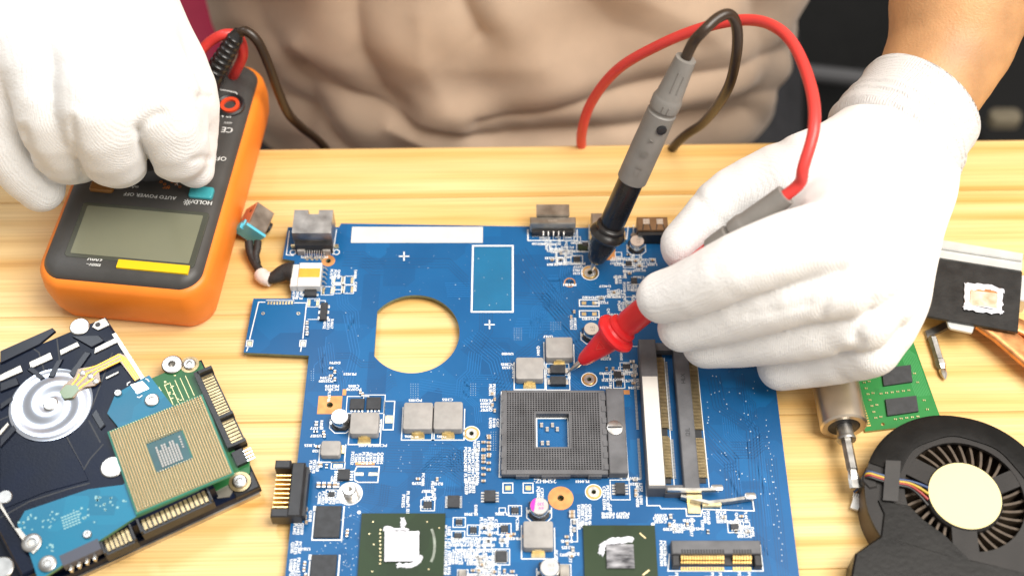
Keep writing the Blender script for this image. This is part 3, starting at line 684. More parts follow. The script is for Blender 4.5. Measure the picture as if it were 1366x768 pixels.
# ---------------------------------------------------------------- motherboard
ZB = .0038
def pcb_material(name, c0, c1, c2, scale=55.0):
    m = bpy.data.materials.new(name); m.use_nodes = True; nt = m.node_tree; b = nt.nodes['Principled BSDF']; N = nt.nodes.new; Lk = nt.links.new
    tc = N('ShaderNodeTexCoord')
    vo = N('ShaderNodeTexVoronoi'); vo.distance = 'CHEBYCHEV'; vo.inputs['Scale'].default_value = scale; Lk(tc.outputs['Object'], vo.inputs[0])
    rp = N('ShaderNodeValToRGB'); rp.color_ramp.interpolation = 'CONSTANT'; e = rp.color_ramp.elements
    e[0].position = 0; e[0].color = (*c0, 1); e[1].position = .42; e[1].color = (*c1, 1); q = e.new(.74); q.color = (*c2, 1)
    sp = N('ShaderNodeSeparateColor'); Lk(vo.outputs['Color'], sp.inputs[0]); Lk(sp.outputs[0], rp.inputs[0])
    no = N('ShaderNodeTexNoise'); no.inputs['Scale'].default_value = 35; no.inputs['Detail'].default_value = 6; Lk(tc.outputs['Object'], no.inputs[0])
    mx = N('ShaderNodeMixRGB'); mx.blend_type = 'MULTIPLY'; mx.inputs[0].default_value = .60
    r2 = N('ShaderNodeValToRGB'); r2.color_ramp.elements[0].position = .35; r2.color_ramp.elements[1].position = .65; r2.color_ramp.elements[0].color = (.7, .75, .8, 1); Lk(no.outputs[0], r2.inputs[0])
    Lk(rp.outputs[0], mx.inputs[1]); Lk(r2.outputs[0], mx.inputs[2]); Lk(mx.outputs[0], b.inputs['Base Color'])
    mr_ = N('ShaderNodeMapRange'); mr_.inputs[3].default_value = .30; mr_.inputs[4].default_value = .52; Lk(no.outputs[0], mr_.inputs[0]); Lk(mr_.outputs[0], b.inputs['Roughness'])
    b.inputs['Specular IOR Level'].default_value = .36
    n2 = N('ShaderNodeTexNoise'); n2.inputs['Scale'].default_value = 900; n2.inputs['Detail'].default_value = 3; Lk(tc.outputs['Object'], n2.inputs[0])
    bp = N('ShaderNodeBump'); bp.inputs['Strength'].default_value = .10; bp.inputs['Distance'].default_value = .0002; Lk(n2.outputs[0], bp.inputs['Height']); Lk(bp.outputs[0], b.inputs['Normal'])
    return m
M['pcb'] = pcb_material('blue_solder_mask', (.0010, .098, .275), (.0008, .086, .245), (.0012, .110, .300))
M['pcb_edge'] = mat('board_edge', (.16, .19, .12), .7, var=.2, vs=900)
M['trace'] = mat('masked_trace', (.003, .135, .38), .36)
M['trace_dark'] = mat('masked_gap', (.001, .058, .175), .4)
M['ic_green'] = pcb_material('green_substrate', (.015, .034, .009), (.016, .037, .010), (.014, .031, .008), 60)
M['die'] = mat('silicon_die', (.10, .10, .12), .10, .6, var=.4, vs=220, rvar=.06)
M['paste'] = mat('thermal_paste', (.68, .69, .75), .6, var=.12, vs=260, bump=.5, bs=700)
M['orange_tape'] = mat('polyimide_tape', (.80, .36, .03), .35, var=.1, vs=200)
M['cap_top'] = mat('brushed_aluminium', (.80, .80, .79), .28, .9, var=.08, vs=300, stretch=(1, 12, 1))
M['cap_side'] = mat('aluminium_can', (.66, .66, .65), .24, 1.0, var=.1, vs=200)
M['magenta'] = mat('magenta_mark', (.72, .03, .42), .4)
board = thing('motherboard', 'blue laptop motherboard with chips, sockets and a D-shaped fan cut-out', 'motherboard', (0, 0, 0))
def B(x, y, h=0.0): return at(x, y, ZB + h)
def rect(x0, y0, x1, y1, h=0.0):
    xm, ym = (x0 + x1) / 2, (y0 + y1) / 2
    return B(x0, ym, h)[0], B(x1, ym, h)[0], B(xm, y1, h)[1], B(xm, y0, h)[1]
out = [B(*p)[:2] for p in [(384, 303), (452, 303), (455, 298), (703, 302), (760, 304), (1008, 302), (1083, 900), (366, 900), (412, 474), (325, 470), (338, 398), (388, 398), (393, 348), (377, 345)]]
t_, b_, r_ = B(550, 393.5), B(550, 497.5), B(613, 444)
hr = (t_[1] - b_[1]) / 2; hc = np.array([r_[0] - hr, (t_[1] + b_[1]) / 2]); fx = B(501, 446)[0]; a0 = math.acos((fx - hc[0]) / hr)
dh = [hc + hr * np.array([cos(a), sin(a)]) for a in np.linspace(-a0, a0, 48)]
def circ(x, y, rpx, n=14):
    c = B(x, y); r = rpx / 3.45 / 1000; return [c[:2] + r * np.array([cos(a), sin(a)]) for a in np.arange(n) * 2 * pi / n]
HOLES = [(438, 348, 3.6), (440, 540, 4.2), (748, 664, 4.2), (760, 377, 6.5), (787, 364, 3.6), (786, 506, 3), (629, 578, 3), (792, 656, 3)]
def plate(loops, z0, z1):
    bm = bmesh.new(); ed = []
    for lp in loops:
        vs = [bm.verts.new((float(p[0]), float(p[1]), z1)) for p in lp]
        ed += [bm.edges.new((vs[i], vs[(i + 1) % len(vs)])) for i in range(len(vs))]
    bmesh.ops.triangle_fill(bm, edges=ed, use_beauty=True, use_dissolve=False, normal=(0, 0, 1))
    bm.verts.index_update(); tv = [tuple(v.co) for v in bm.verts]; tf = [tuple(v.index for v in f.verts) for f in bm.faces]; bm.free()
    mb = MB(); mb.add(tv, tf, 0); mb.add([(x, y, z0) for x, y, _ in tv], [f[::-1] for f in tf], 0)
    for lp in loops:
        mb.loft([np.array([(p[0], p[1], z0) for p in lp]), np.array([(p[0], p[1], z1) for p in lp])], False, False, 1)
    return mb
pcb = obj('circuit_board', plate([out, dh] + [circ(*h) for h in HOLES], ZB - .0016, ZB), [M['pcb'], M['pcb_edge']], board, smooth=0)
for x, y in ((-.06, .01), (.08, .015), (-.06, -.13), (.08, -.13)):   # parts on the underside carry the board
    obj('underside_component', MB().box(x - .006, x + .006, y - .005, y + .005, 0, ZB - .0016), M['black'], board)

SILK = MB(); PAD = MB(); TIN = MB(); VIA = MB(); TR = MB(); TRD = MB(); COP = MB()
ZS = ZB + .00012
def sline(pts, w=1.3, closed=False): SILK.strip([B(*p)[:2] for p in pts], w / 3.45e3, ZS, closed=closed)
def sbox(x0, y0, x1, y1, w=1.2):
    X0, X1, Y0, Y1 = rect(x0, y0, x1, y1); SILK.strip([(X0, Y0), (X1, Y0), (X1, Y1), (X0, Y1)], w / 3.45e3, ZS, closed=True)
def pad(x0, y0, x1, y1, mb=None, dz=.00009, h=.00006):
    X0, X1, Y0, Y1 = rect(x0, y0, x1, y1); (mb or PAD).box(X0, X1, Y0, Y1, ZB + dz - h, ZB + dz)
LET = ['PC', 'PR', 'R', 'C', 'PQ', 'PL', 'U', 'D', 'PD', 'L', 'Q']
def desig(): return random.choice(LET) + str(random.randint(100, 4990))
def slabel(x, y, s=None, h=.00115, vert=False, **k):
    p = B(x, y); k.setdefault('bold', .05); text(SILK, s or desig(), p[0], p[1], ZS + .00001, h * 1.08, (-pi / 2 if vert else pi), **k)
def sblock(x0, y0, x1, y1, vert=False, h=.00105):
    """a block of component designators, printed upside down or sideways"""
    if vert:
        x = x0 + 2.2
        while x < x1:
            y = y0 + 8
            while y < y1 + 2: slabel(x, y, None, h, True); y += 16.5
            x += 4.9
    else:
        y = y0 + 2
        while y < y1:
            x = x0 + 9
            while x < x1 + 2: slabel(x, y, None, h); x += 19.5
            y += 4.3

# --- large flat print and labels
X0, X1, Y0, Y1 = rect(469, 303, 644, 324)
obj('paper_label', MB().box(X0, X1, Y0, Y1, ZB, ZB + .00018), M['paper'], board, label='blank white paper label stuck on the board')
sbox(630, 328, 684, 416, 2.4); X0, X1, Y0, Y1 = rect(632, 330, 682, 414); obj('mask_patch', MB().box(X0, X1, Y0, Y1, ZB, ZB + .00007), mat('teal_mask', (.002, .125, .27), .38, var=.1, vs=60), board, smooth=0)
for cx, cy in ((539, 342), (653, 433)):
    sline([(cx - 7, cy), (cx + 7, cy)], 1.8); sline([(cx, cy - 6), (cx, cy + 6)], 1.8)
sline([(354, 403), (345, 403), (333, 453)], 1.4); sline([(331, 463), (329, 468.5)], 1.4); sline([(392, 404), (409, 404), (404, 452)], 1.4); sline([(402, 463), (401, 469)], 1.4)
for x in (333, 404):
    sbox(x - 4, 454, x + 4, 462, 1.1); pad(x - 2.6, 455.5, x + 2.6, 460.5)
for k in range(9): pad(357 + k * 3.9, 402, 359.4 + k * 3.9, 406)
sline([(355, 400.5), (393, 401)], 1)
for x in (351, 398): p = B(x, 418); PAD.ring(p[0], p[1], ZB + .00008, .0004, .0007, 10)
p = B(722, 640.5); text(SILK, '25MHZ:', B(727, 641.3)[0], B(727, 641.3)[1], ZS, .0017, pi, bold=.03)

# --- part factories
def part(name, rc, h, mt, ch=.00025, r=None, **k):
    X0, X1, Y0, Y1 = rect(*rc, h)
    mb = MB()
    if r: mb.rbox(X0, X1, Y0, Y1, ZB, ZB + h, r, ch)
    else: mb.box(X0, X1, Y0, Y1, ZB, ZB + h, c=ch)
    return obj(name, mb, mt, board, smooth=30, **k)
def inductor(x0, y0, x1, y1, h=.0040, clip=True):
    X0, X1, Y0, Y1 = rect(x0, y0, x1, y1, h)
    o = obj('inductor', MB().rbox(X0, X1, Y0, Y1, ZB + .00025, ZB + h, .0009, .00045), M['ferrite'], board, smooth=40)
    xm = (X0 + X1) / 2; cw = (X1 - X0) * .2
    if clip:
        c = MB(); c.box(xm - cw, xm + cw, Y0 - .0009, Y0 + .0002, ZB, ZB + .0003); c.box(xm - cw, xm + cw, Y0 - .0004, Y0 + .0001, ZB + .0002, ZB + .0017)
        c.box(xm - cw * .55, xm + cw * .55, Y0 - .00042, Y0, ZB + .0017, ZB + .0024); obj('solder_clip', c, M['pale_gold'], o)
        PAD.box(xm - cw * 1.15, xm + cw * 1.15, Y0 - .0021, Y0 - .0001, ZB + .00002, ZB + .00009)
        SILK.strip([(X0 - .0006, Y1), (X0 - .0006, Y0 - .0025), (X1 + .0006, Y0 - .0025), (X1 + .0006, Y1 - .001)], .0004, ZS)
    return o
for rc in ((538, 536, 577, 572), (578.5, 535, 617, 572), (467, 549, 505, 578), (688, 476, 725, 505), (728, 449, 764, 477), (698, 694, 738, 730)): inductor(*rc)
inductor(428, 587, 454, 607, .0032, False)
X0, X1, Y0, Y1 = rect(428, 587, 454, 607, .0032); PAD.box(X1 - .0004, X1 + .0012, Y0 + .002, Y1 - .001, ZB, ZB + .0012); SILK.strip([(X0 - .0008, Y1), (X0 - .0008, Y0 - .0012), (X1 + .0015, Y0 - .0012), (X1 + .0015, Y1)], .0004, ZS)
def can(cx, cy, rp, h, mark=False):
    c = B(cx, cy, h); r = rp / 3.5e3; x, y = c[0], c[1]
    b = MB(); a = r * 1.06; k = a * .45
    b.prism([(x - a, y - a + k), (x - a + k, y - a), (x + a - k, y - a), (x + a, y - a + k), (x + a, y + a), (x - a, y + a)], ZB, ZB + .0010); o = obj('capacitor_base', b, M['black'], board)
    obj('can', MB().lathe([(r * .94, ZB + .0010), (r, ZB + .0013), (r, ZB + h - .0004), (r * .97, ZB + h - .0001), (r * .93, ZB + h)], (x, y, 0), 36), M['cap_side'], o)
    top = MB(); top.disc(x, y, ZB + h + .00003, r * .93, 30); obj('can_top', top, M['cap_top'], o, smooth=0)
    mk = MB()
    if mark:
        t = np.linspace(pi * .62, pi * 1.28, 14); pts = np.column_stack([x + r * .93 * np.cos(t), y + r * .93 * np.sin(t), np.full(14, ZB + h + .00008)]); mk.add(pts, [tuple(range(14))], 0)
        obj('polarity_mark', mk, M['magenta'], o, smooth=0)
    tx = MB(); text(tx, '330', x + .15 * r, y + .18 * r, ZB + h + .00009, r * .34, pi); text(tx, '6V', x + .15 * r, y - .3 * r, ZB + h + .00009, r * .34, pi)
    obj('printed_value', tx, M['magenta'] if mark else M['steel_dull'], o, smooth=0)
    for s in (-1, 1): TIN.box(x + s * a - .0007, x + s * a + .0007, y - .0006, y + .0006, ZB, ZB + .0004)
    q = r * 1.3; SILK.strip([(x - q, y + q * .4), (x - q, y - q * .5), (x - q * .5, y - q), (x + q * .5, y - q), (x + q, y - q * .5), (x + q, y + q * .4)], .00035, ZS)
can(453, 555, 11.3, .0054); can(789, 438, 10.4, .0052); can(850, 321, 10.2, .0050); can(719.5, 674, 12, .0054, True); can(733.5, 756, 12, .0054)

# --- socket with a real lattice of contact holes
X0, X1, Y0, Y1 = rect(669, 520, 835, 632, .0036); H = ZB + .0036
gx0, gx1, gy0, gy1 = rect(675.5, 523, 801, 626, .0036); hx0, hx1, hy0, hy1 = rect(712.5, 548.5, 762, 597.5, .0036)
sb_ = MB()
sb_.box(X0, hx0, Y0, Y1, ZB, H - .0022); sb_.box(hx1, gx1 + .0022, Y0, Y1, ZB, H - .0022); sb_.box(hx0, hx1, hy1, Y1, ZB, H - .0022); sb_.box(hx0, hx1, Y0, hy0, ZB, H - .0022)
sock = obj('processor_socket', sb_, M['black'], board, smooth=0)
lt = MB(); n = 36; px_ = (gx1 - gx0) / n; py_ = (gy1 - gy0) / n; bw = px_ * .17
for i in range(n + 1):
    x = gx0 + i * px_
    for a, b2 in ([(gy0, gy1)] if not (hx0 < x < hx1) else [(gy0, hy0), (hy1, gy1)]): lt.box(x - bw, x + bw, a, b2, H - .0018, H - .0001)
    y = gy0 + i * py_
    for a, b2 in ([(gx0, gx1)] if not (hy0 < y < hy1) else [(gx0, hx0), (hx1, gx1)]): lt.box(a, b2, y - bw, y + bw, H - .0018, H - .00013)
obj('contact_grid', lt, M['socket'], sock, smooth=0, kind='stuff')
fr = MB(); fw_ = .0013
fr.box(X0, gx0, Y0, Y1, H - .0024, H, c=.0002); fr.box(gx0, gx1 + .0022, gy1, Y1, H - .0024, H - .00005, c=.0002); fr.box(gx0, gx1 + .0022, Y0, gy0, H - .0024, H - .00005, c=.0002); fr.box(gx1, gx1 + .0022, gy0, gy1, H - .0024, H - .00008)
obj('frame', fr, M['socket'], sock, smooth=0)
ih = MB(); e_ = .0007
ih.box(hx0, hx0 + e_, hy0, hy1, ZB, H - .0003); ih.box(hx1 - e_, hx1, hy0, hy1, ZB, H - .0003); ih.box(hx0 + e_, hx1 - e_, hy0, hy0 + e_, ZB, H - .0003); ih.box(hx0 + e_, hx1 - e_, hy1 - e_, hy1, ZB, H - .0003); obj('inner_frame', ih, M['socket'], sock, smooth=0)
lv = MB(); lx = gx1 + .0026; lv.box(lx, X1, Y0 + .0002, Y1 + .0006, ZB, H + .0004, c=.0003); o = obj('lever_block', lv, M['socket'], sock)
cc = B(820, 570, .0041); obj('cam_screw', MB().lathe([(.0030, H), (.0030, H + .0007), (.0026, H + .0009)], (cc[0], cc[1], 0), 28), M['steel_dull'], o)
obj('screw_slot', MB().box(cc[0] - .0026, cc[0] + .0026, cc[1] - .0003, cc[1] + .0003, H + .0008, H + .00105), M['black'], o)
tb = MB()
for k in range(7):
    y = Y0 + (Y1 - Y0) * (k + .6) / 7.3; tb.box(X0 - .0001, X0 + .0008, y - .0012, y + .0012, H - .001, H + .00025); tb.box(gx1 + .0008, gx1 + .0024, y - .0011, y + .0011, H - .001, H + .00025)
obj('edge_tab', tb, M['socket'], sock, smooth=0, kind='stuff')
for f0, f1 in ((.13, .25), (.36, .62), (.78, .9)):
    obj('latch', MB().box(X0 + (X1 - X0) * f0 * .88, X0 + (X1 - X0) * f1 * .88, Y0 - .0005, Y0 + .0004, ZB + .0006, H - .0007), M['socket'], sock)
sline([(669, 522), (666, 635.8), (838, 636.5), (832, 540)], 1.6); SILK.strip([(hx0 + .001, hy0 + .001), (hx1 - .001, hy0 + .001), (hx1 - .001, hy1 - .001), (hx0 + .001, hy1 - .001)], .0005, ZS, closed=True)

# --- memory slots
M['comb'] = mat('dull_contact', (.40, .31, .17), .4, .8, var=.2, vs=400); M['tail'] = mat('dull_tail', (.42, .42, .42), .5, .3)
def slot(xa, xb, ya, yb, h, cl, cr):
    """long contact block; cl / cr contact combs on its left and right"""
    X0, X1, Y0, Y1 = xa, xb, ya, yb
    o = obj('memory_slot', MB().box(X0, X1, Y0, Y1, ZB, ZB + h, c=.0003), M['socket'], board, smooth=0)
    k = MB(); p = .0006; n = int((Y1 - Y0 - .012) / p)
    for i in range(n):
        y = Y0 + .007 + i * p
        if abs(i - n * .36) < 3: continue
        k.box(X1, X1 + cr, y, y + p * .5, ZB + h * .12, ZB + h * .30); k.box(X1 + cr * .4, X1 + cr + .0005, y, y + p * .5, ZB, ZB + h * .12 + .0003)
    obj('contact_comb', k, M['comb'], o, smooth=0, kind='stuff')
    k = MB()
    for i in range(n):
        y = Y0 + .007 + i * p
        if abs(i - n * .36) < 3: continue
        k.box(X0 - cl, X0 - cl + .0009, y, y + p * .45, ZB + .0001, ZB + .0004)
    obj('solder_tail', k, M['tail'], o, smooth=0, kind='stuff')
    obj('comb_bed', MB().box(X1, X1 + cr * .95, Y0 + .005, Y1 - .002, ZB, ZB + h * .10), M['black'], o, smooth=0)
    return o
h1, h2 = .0070, .0046
xa, xb = at(865, 655, ZB + h1)[0], at(889, 655, ZB + h1)[0]; ya, yb = at(876, 651, ZB + h1)[1], at(864, 452, ZB + h1)[1]
s1 = slot(xa, xb, ya, yb, h1, .0022, .0030)
yl0, yl1 = at(876, 647, ZB + h1)[1], at(868, 502, ZB + h1)[1]
obj('paper_label', MB().box(xa + .0004, xb - .0003, yl0, yl1, ZB + h1 - .0001, ZB + h1 + .00015), M['paper'], s1, label='long off-white paper strip on the memory slot')
xa2, xb2 = at(913, 650, ZB + h2)[0], at(934, 650, ZB + h2)[0]; ya2, yb2 = at(924, 654, ZB + h2)[1], at(915, 458, ZB + h2)[1]
s2 = slot(xa2, xb2, ya2, yb2, h2, .0030, .0032)
t = MB(); xm = (xa2 + xb2) / 2
text(t, '12IL', xm, (ya2 * .62 + yb2 * .38), ZB + h2 + .00005, .0017, pi / 2); text(t, 'HLX', xm, (ya2 * .25 + yb2 * .75), ZB + h2 + .00005, .0016, pi / 2)
obj('moulded_mark', t, M['chip'], s2, smooth=0)
obj('end_block', MB().box(xb, xa2 + .001, ya - .0004, ya + .003, ZB, ZB + .0035), M['socket'], s1); obj('end_block', MB().box(xb, xa2 + .001, yb - .003, yb + .0004, ZB, ZB + .0035), M['socket'], s1)
la = obj('latch_arm', MB().strip([(B(888, 656)[0], ya + .0002), (B(925, 656)[0], ya + .0000), (B(952, 655)[0], ya + .0002)], .0010, ZB + .0062, .0016), M['steel'], s1, smooth=0)
p = B(957, 651, .005); obj('latch_pad', MB().rbox(p[0] - .0024, p[0] + .002, p[1] - .0010, p[1] + .0012, ZB + .0048, ZB + .0058, .0008, .0002), M['steel'], la)
la = obj('latch_arm', MB().strip([B(908, 662, .002)[:2], B(945, 671, .002)[:2], B(975, 668, .002)[:2], B(1006, 663, .002)[:2]], .0011, ZB + .0032, .0026), M['steel_dull'], s2, smooth=0)
p = B(1002, 661, .004); obj('latch_pad', MB().rbox(p[0] - .0022, p[0] + .0018, p[1] - .0010, p[1] + .0014, ZB + .0030, ZB + .0040, .0008, .0002), M['steel'], la)
X0, X1, Y0, Y1 = rect(937, 668, 962, 674, .002); obj('latch_spring', MB().box(X0, X1, Y0, Y1, ZB, ZB + .0022), M['pale_gold'], s2)
X0, X1, Y0, Y1 = rect(917, 666, 934, 685); obj('anchor_plate', MB().box(X0, X1, Y0, Y1, ZB, ZB + .0005).box(X0 - .0004, X1 + .0004, Y1 - .0012, Y1 + .001, ZB, ZB + .0034), M['pale_gold'], s2)
t = MB(); text(t, 'U', (X0 + X1) / 2, (Y0 * .7 + Y1 * .3), ZB + .00058, .0012, 0); obj('stamped_mark', t, M['steel_dull'], s2, smooth=0)
sline([(856, 470), (863, 674), (880, 674), (882, 678), (915, 678), (916, 688), (935, 688), (937, 679), (1006, 681), (1004, 667)], 1.4); sline([(962, 680), (961, 668), (975, 665)], 1.2)
sline([(853, 462), (840, 462)], 1); sline([(886, 477), (900, 655)], 1.1); sline([(929, 477), (946, 650)], 1.1); sline([(929, 477), (940, 477)], 1)

# --- mini card slot
X0, X1, Y0, Y1 = rect(896, 720, 1015, 738, .0040); mc = obj('mini_card_slot', MB().box(X0, X1, Y0, Y1, ZB, ZB + .0040, c=.0003), M['socket'], board, smooth=0)
k1, k2, k3 = MB(), MB(), MB(); n = 26; x = X0 + .0035
for i in range(n):
    xx = X0 + .0032 + i * (X1 - X0 - .0064) / n
    if i in (16, 17, 18): continue
    k1.box(xx, xx + .0007, Y0 - .0016, Y0 - .0001, ZB + .0022, ZB + .0028); k1.box(xx, xx + .0007, Y0 - .0026, Y0 - .0016, ZB + .0010, ZB + .0016); k1.box(xx, xx + .0006, Y0 - .0048, Y0 - .0034, ZB, ZB + .0005)
    k2.box(xx, xx + .0007, Y0 - .00005, Y0 + .0016, ZB + .0038, ZB + .00403)
obj('gold_contact', k1, M['gold'], mc, smooth=0, kind='stuff'); obj('contact_slit', k2, M['black'], mc, smooth=0, kind='stuff')
obj('contact_bed', MB().box(X0 + .002, X1 - .002, Y0 - .003, Y0, ZB, ZB + .0009), M['black'], mc)
for xx in (X0, X1 - .0026): obj('end_post', MB().box(xx, xx + .0026, Y0 - .0042, Y0, ZB, ZB + .0032, c=.0003), M['black'], mc)
sline([(893, 738), (891, 761), (1018, 761), (1014, 726)], 1.4)

# --- big chips
def bga(x0, y0, x1, hgt, die, die_h):
    X0, X1, _, Y1 = rect(x0, y0, x1, y0 + 20, .0010); s = X1 - X0
    o = obj('chip_package', MB().box(X0, X1, Y1 - s, Y1, ZB + .0002, ZB + .0010), M['ic_green'], board, smooth=0)
    D = rect(*die, die_h); d = obj('die', MB().box(*D, ZB + .0009, ZB + die_h, c=.0001), M['die'], o)
    return o, D
o, D = bga(482, 684, 594, 0, (513, 708, 559, 748), .0017)
def smear(pts, z, h, parent, seed, rough=.0006):
    r = np.random.default_rng(seed); p = smooth_path([B(*q, z - ZB) for q in pts] + [B(*pts[0], z - ZB)], 8)[:-1, :2]
    p = p + r.normal(size=p.shape) * rough * .35; ce = p.mean(0)
    inner = ce + (p - ce) * .86
    mb = MB(); mb.loft([np.column_stack([p, np.full(len(p), z)]), np.column_stack([ce + (p - ce) * .95, z + h * (.5 + .5 * r.random(len(p)))]), np.column_stack([inner, z + h * (.7 + .4 * r.random(len(p)))])], False, True)
    return obj('paste_smear', mb, M['paste'], parent, smooth=60)
smear([(513, 708), (520, 708), (536, 708), (552, 708), (559, 708), (559, 716), (559, 730), (559, 742), (558, 748), (552, 748), (535, 748), (520, 748), (513, 748), (513, 742), (513, 728), (513, 715)], ZB + .0017, .00012, o, 1, .00008)
smear([(511, 703), (516, 701), (530, 705), (541, 704), (545, 707), (525, 708), (512, 708)], ZB + .0010, .0006, o, 2, .0003); smear([(532, 753), (550, 750), (561, 740), (564, 744), (556, 754), (540, 757)], ZB + .0010, .0005, o, 3, .0003)
smear([(534, 690), (541, 692), (540, 702), (535, 703)], ZB + .0010, .0003, o, 4); smear([(528, 752), (535, 750), (536, 755), (530, 757)], ZB + .0010, .0004, o, 5)
ring_p = [B(572 + 8 * cos(a), 728 + 24 * sin(a)) for a in np.linspace(-1.1, 1.2, 16)]
obj('paste_ring', MB().strip(ring_p, .0009, ZB + .00106), mat('paste_film', (.22, .25, .21), .6, var=.4, vs=300), o, smooth=0)
dots = MB()
for k in range(10): p = B(508 - .6 * (k % 2), 708 + k * 5); dots.box(p[0] - .0003, p[0] + .0003, p[1] - .0003, p[1] + .0003, ZB + .00101, ZB + .0013)
for x, y in ((498, 697), (493, 713), (499, 727), (570, 697), (586, 705), (497, 763), (572, 760)): p = B(x, y); dots.disc(p[0], p[1], ZB + .00105, .0003, 8)
obj('package_dots', dots, M['pale_gold'], o, smooth=0, kind='stuff')
M['die'] = mat('smeared_die', (.015, .015, .02), .18, .3, c2=(.55, .55, .58), vs=260, stretch=(.5, 1.6, 1), rvar=.1)
o, D = bga(778, 700, 874, 0, (809, 725, 846, 757), .0019)
smear([(800, 726), (815, 718), (842, 715), (843, 722), (812, 727), (806, 733), (804, 742), (798, 734)], ZB + .0010, .0007, o, 6)

mk = MB(); mk.strip([B(853, 712)[:2], B(861, 719)[:2]], .0006, ZB + .00106); mk.strip([B(857, 768)[:2], B(866, 761)[:2]], .0006, ZB + .00106); obj('index_mark', mk, M['pale_gold'], o, smooth=0)
for x, y in ((482, 684), (778, 700), (874, 700)): p = B(x - 3, y - 1); SILK.disc(p[0], p[1], ZS, .0007, 10)

# --- epoxy packages with leads
def leads(o, X0, X1, Y0, Y1, n, side, ln=.0012, mt='tin'):
    k = MB()
    for i in range(n):
        if side in 'LR':
            y = Y0 + (Y1 - Y0) * (i + .5) / n; wd = (Y1 - Y0) / n * .28; a = (X0 - ln, X0) if side == 'L' else (X1, X1 + ln)
            k.box(*a, y - wd, y + wd, ZB + .00005, ZB + .0004)
        else:
            x = X0 + (X1 - X0) * (i + .5) / n; wd = (X1 - X0) / n * .28; a = (Y0 - ln, Y0) if side == 'B' else (Y1, Y1 + ln)
            k.box(x - wd, x + wd, *a, ZB + .00005, ZB + .0004)
    obj('lead', k, M[mt], o, smooth=0, kind='stuff')
def ic(rc, h=.0012, sides='', n=4, ln=.0012, name='integrated_circuit', frame=True, mt='chip'):
    o = part(name, rc, h, M[mt], .0001); X0, X1, Y0, Y1 = rect(*rc, h)
    for s in sides: leads(o, X0, X1, Y0, Y1, n, s, ln)
    if frame: e = .0005 + (ln if sides else 0); SILK.strip([(X0 - e, Y0 - e), (X1 + e, Y0 - e), (X1 + e, Y1 + e), (X0 - e, Y1 + e)], .0003, ZS, closed=True)
    return o
for rc in ((420, 674, 454, 716), (414, 739, 448, 782)):
    o = ic(rc, .0011, frame=False, name='memory_chip'); X0, X1, Y0, Y1 = rect(*rc, .0011); SILK.strip([(X0 - .0006, Y1 - .002), (X0 - .0006, Y0 - .0006), (X1 + .0008, Y0 - .0006), (X1 + .0008, Y1 + .0003)], .0005, ZS); SILK.box(X0 - .0012, X0, Y1 - .0016, Y1 + .0004, ZB, ZS)
ic((450, 625, 466, 639), .0016, 'LR', 4, frame=False); ic((646, 653, 661, 668), .0016, 'LR', 4, frame=False); ic((597, 660, 613, 676), .0011, 'LR', 8, .0009, frame=False); ic((661, 734, 676, 748), .0009, 'LRTB', 7, .0005)
ic((821, 643, 834, 658), .0016, 'LR', 4); ic((467, 531, 486, 545), .0011, 'B', 4, .0009, name='mosfet'); ic((489, 529, 508, 545), .0011, 'B', 4, .0009, name='mosfet')
ic((406, 381, 422, 394), .0016, 'LR', 2, .0008, name='diode', frame=False); ic((427, 403, 436, 426), .0014, 'LR', 3, .0008, frame=False)
for rc in ((734, 486, 754, 497), (734, 501, 755, 512)):
    o = ic(rc, .0020, 'LR', 1, .0010, name='diode'); 
for rc in ((682, 676, 692, 683), (668, 700, 678, 708), (729, 723, 738, 732), (608, 692, 617, 698), (627, 702, 636, 709), (606, 710, 616, 716), (565, 668, 576, 676), (975, 698, 985, 705), (765, 342, 774, 348), (777, 323, 785, 328),
           (831, 485, 841, 491), (819, 495, 829, 503), (822, 507, 830, 513), (842, 370, 850, 377), (835, 348, 843, 353), (438, 655, 446, 661)): ic(rc, .0009, 'TB', 3, .0005, name='transistor', frame=random.random() < .6)
ic((612, 759, 622, 772), .0016, '', name='crystal', mt='shell'); ic((747, 752, 760, 772), .0016, '', name='crystal', mt='shell'); ic((771, 325, 784, 333), .0008, '', name='tiny_green_chip', mt='ic_green')

# --- screw eyes, copper lands, standoff
def eye(x, y, rp, hole):
    c = B(x, y); r = rp / 3.45e3; k = MB(); k.ring(c[0], c[1], ZB + .00010, hole / 3.45e3, r, 28)
    o = obj('screw_eye', k, M['gold'], board, smooth=0); k = MB(); k.ring(c[0], c[1], ZB + .00030, hole / 3.45e3, r * .72, 28, z0=ZB + .0001); obj('solder_ring', k, M['tin'], o)
    SILK.ring(c[0], c[1], ZS, r, r * 1.1, 28)
eye(787, 364, 11.5, 3.6); eye(786, 506, 9.8, 3); eye(629, 578, 10, 3); eye(792, 656, 10, 3)
for x, y, rp, hp in ((748, 664, 16, 4.2), (438, 348, 9.6, 3.6)):
    k = MB(); c = B(x, y); k.ring(c[0], c[1], ZB + .00010, hp / 3.45e3, rp / 3.45e3, 32); obj('copper_ring', k, M['bare_copper'], board, smooth=0)
k = MB(); c = B(760, 377); k.ring(c[0], c[1], ZB + .00010, 6.5 / 3.45e3, 8 / 3.45e3, 24); obj('copper_ring', k, M['bare_copper'], board, smooth=0)
X0, X1, Y0, Y1 = rect(424, 528, 456, 552); hcl = circ(440, 540, 4.2); obj('copper_land', plate([[(X0, Y0), (X1, Y0), (X1, Y1), (X0, Y1)], hcl], ZB + .00003, ZB + .0001), M['bare_copper'], board, smooth=0)
c = B(467, 658); so = obj('standoff', MB().lathe([(.0040, ZB), (.0040, ZB + .0003), (.0026, ZB + .00035), (.0026, ZB + .0034), (.0022, ZB + .0038), (.0011, ZB + .0038), (.0011, ZB + .002)], (c[0], c[1], 0), 30), M['steel'], board); SILK.ring(c[0], c[1], ZS, .0041, .0046, 30)
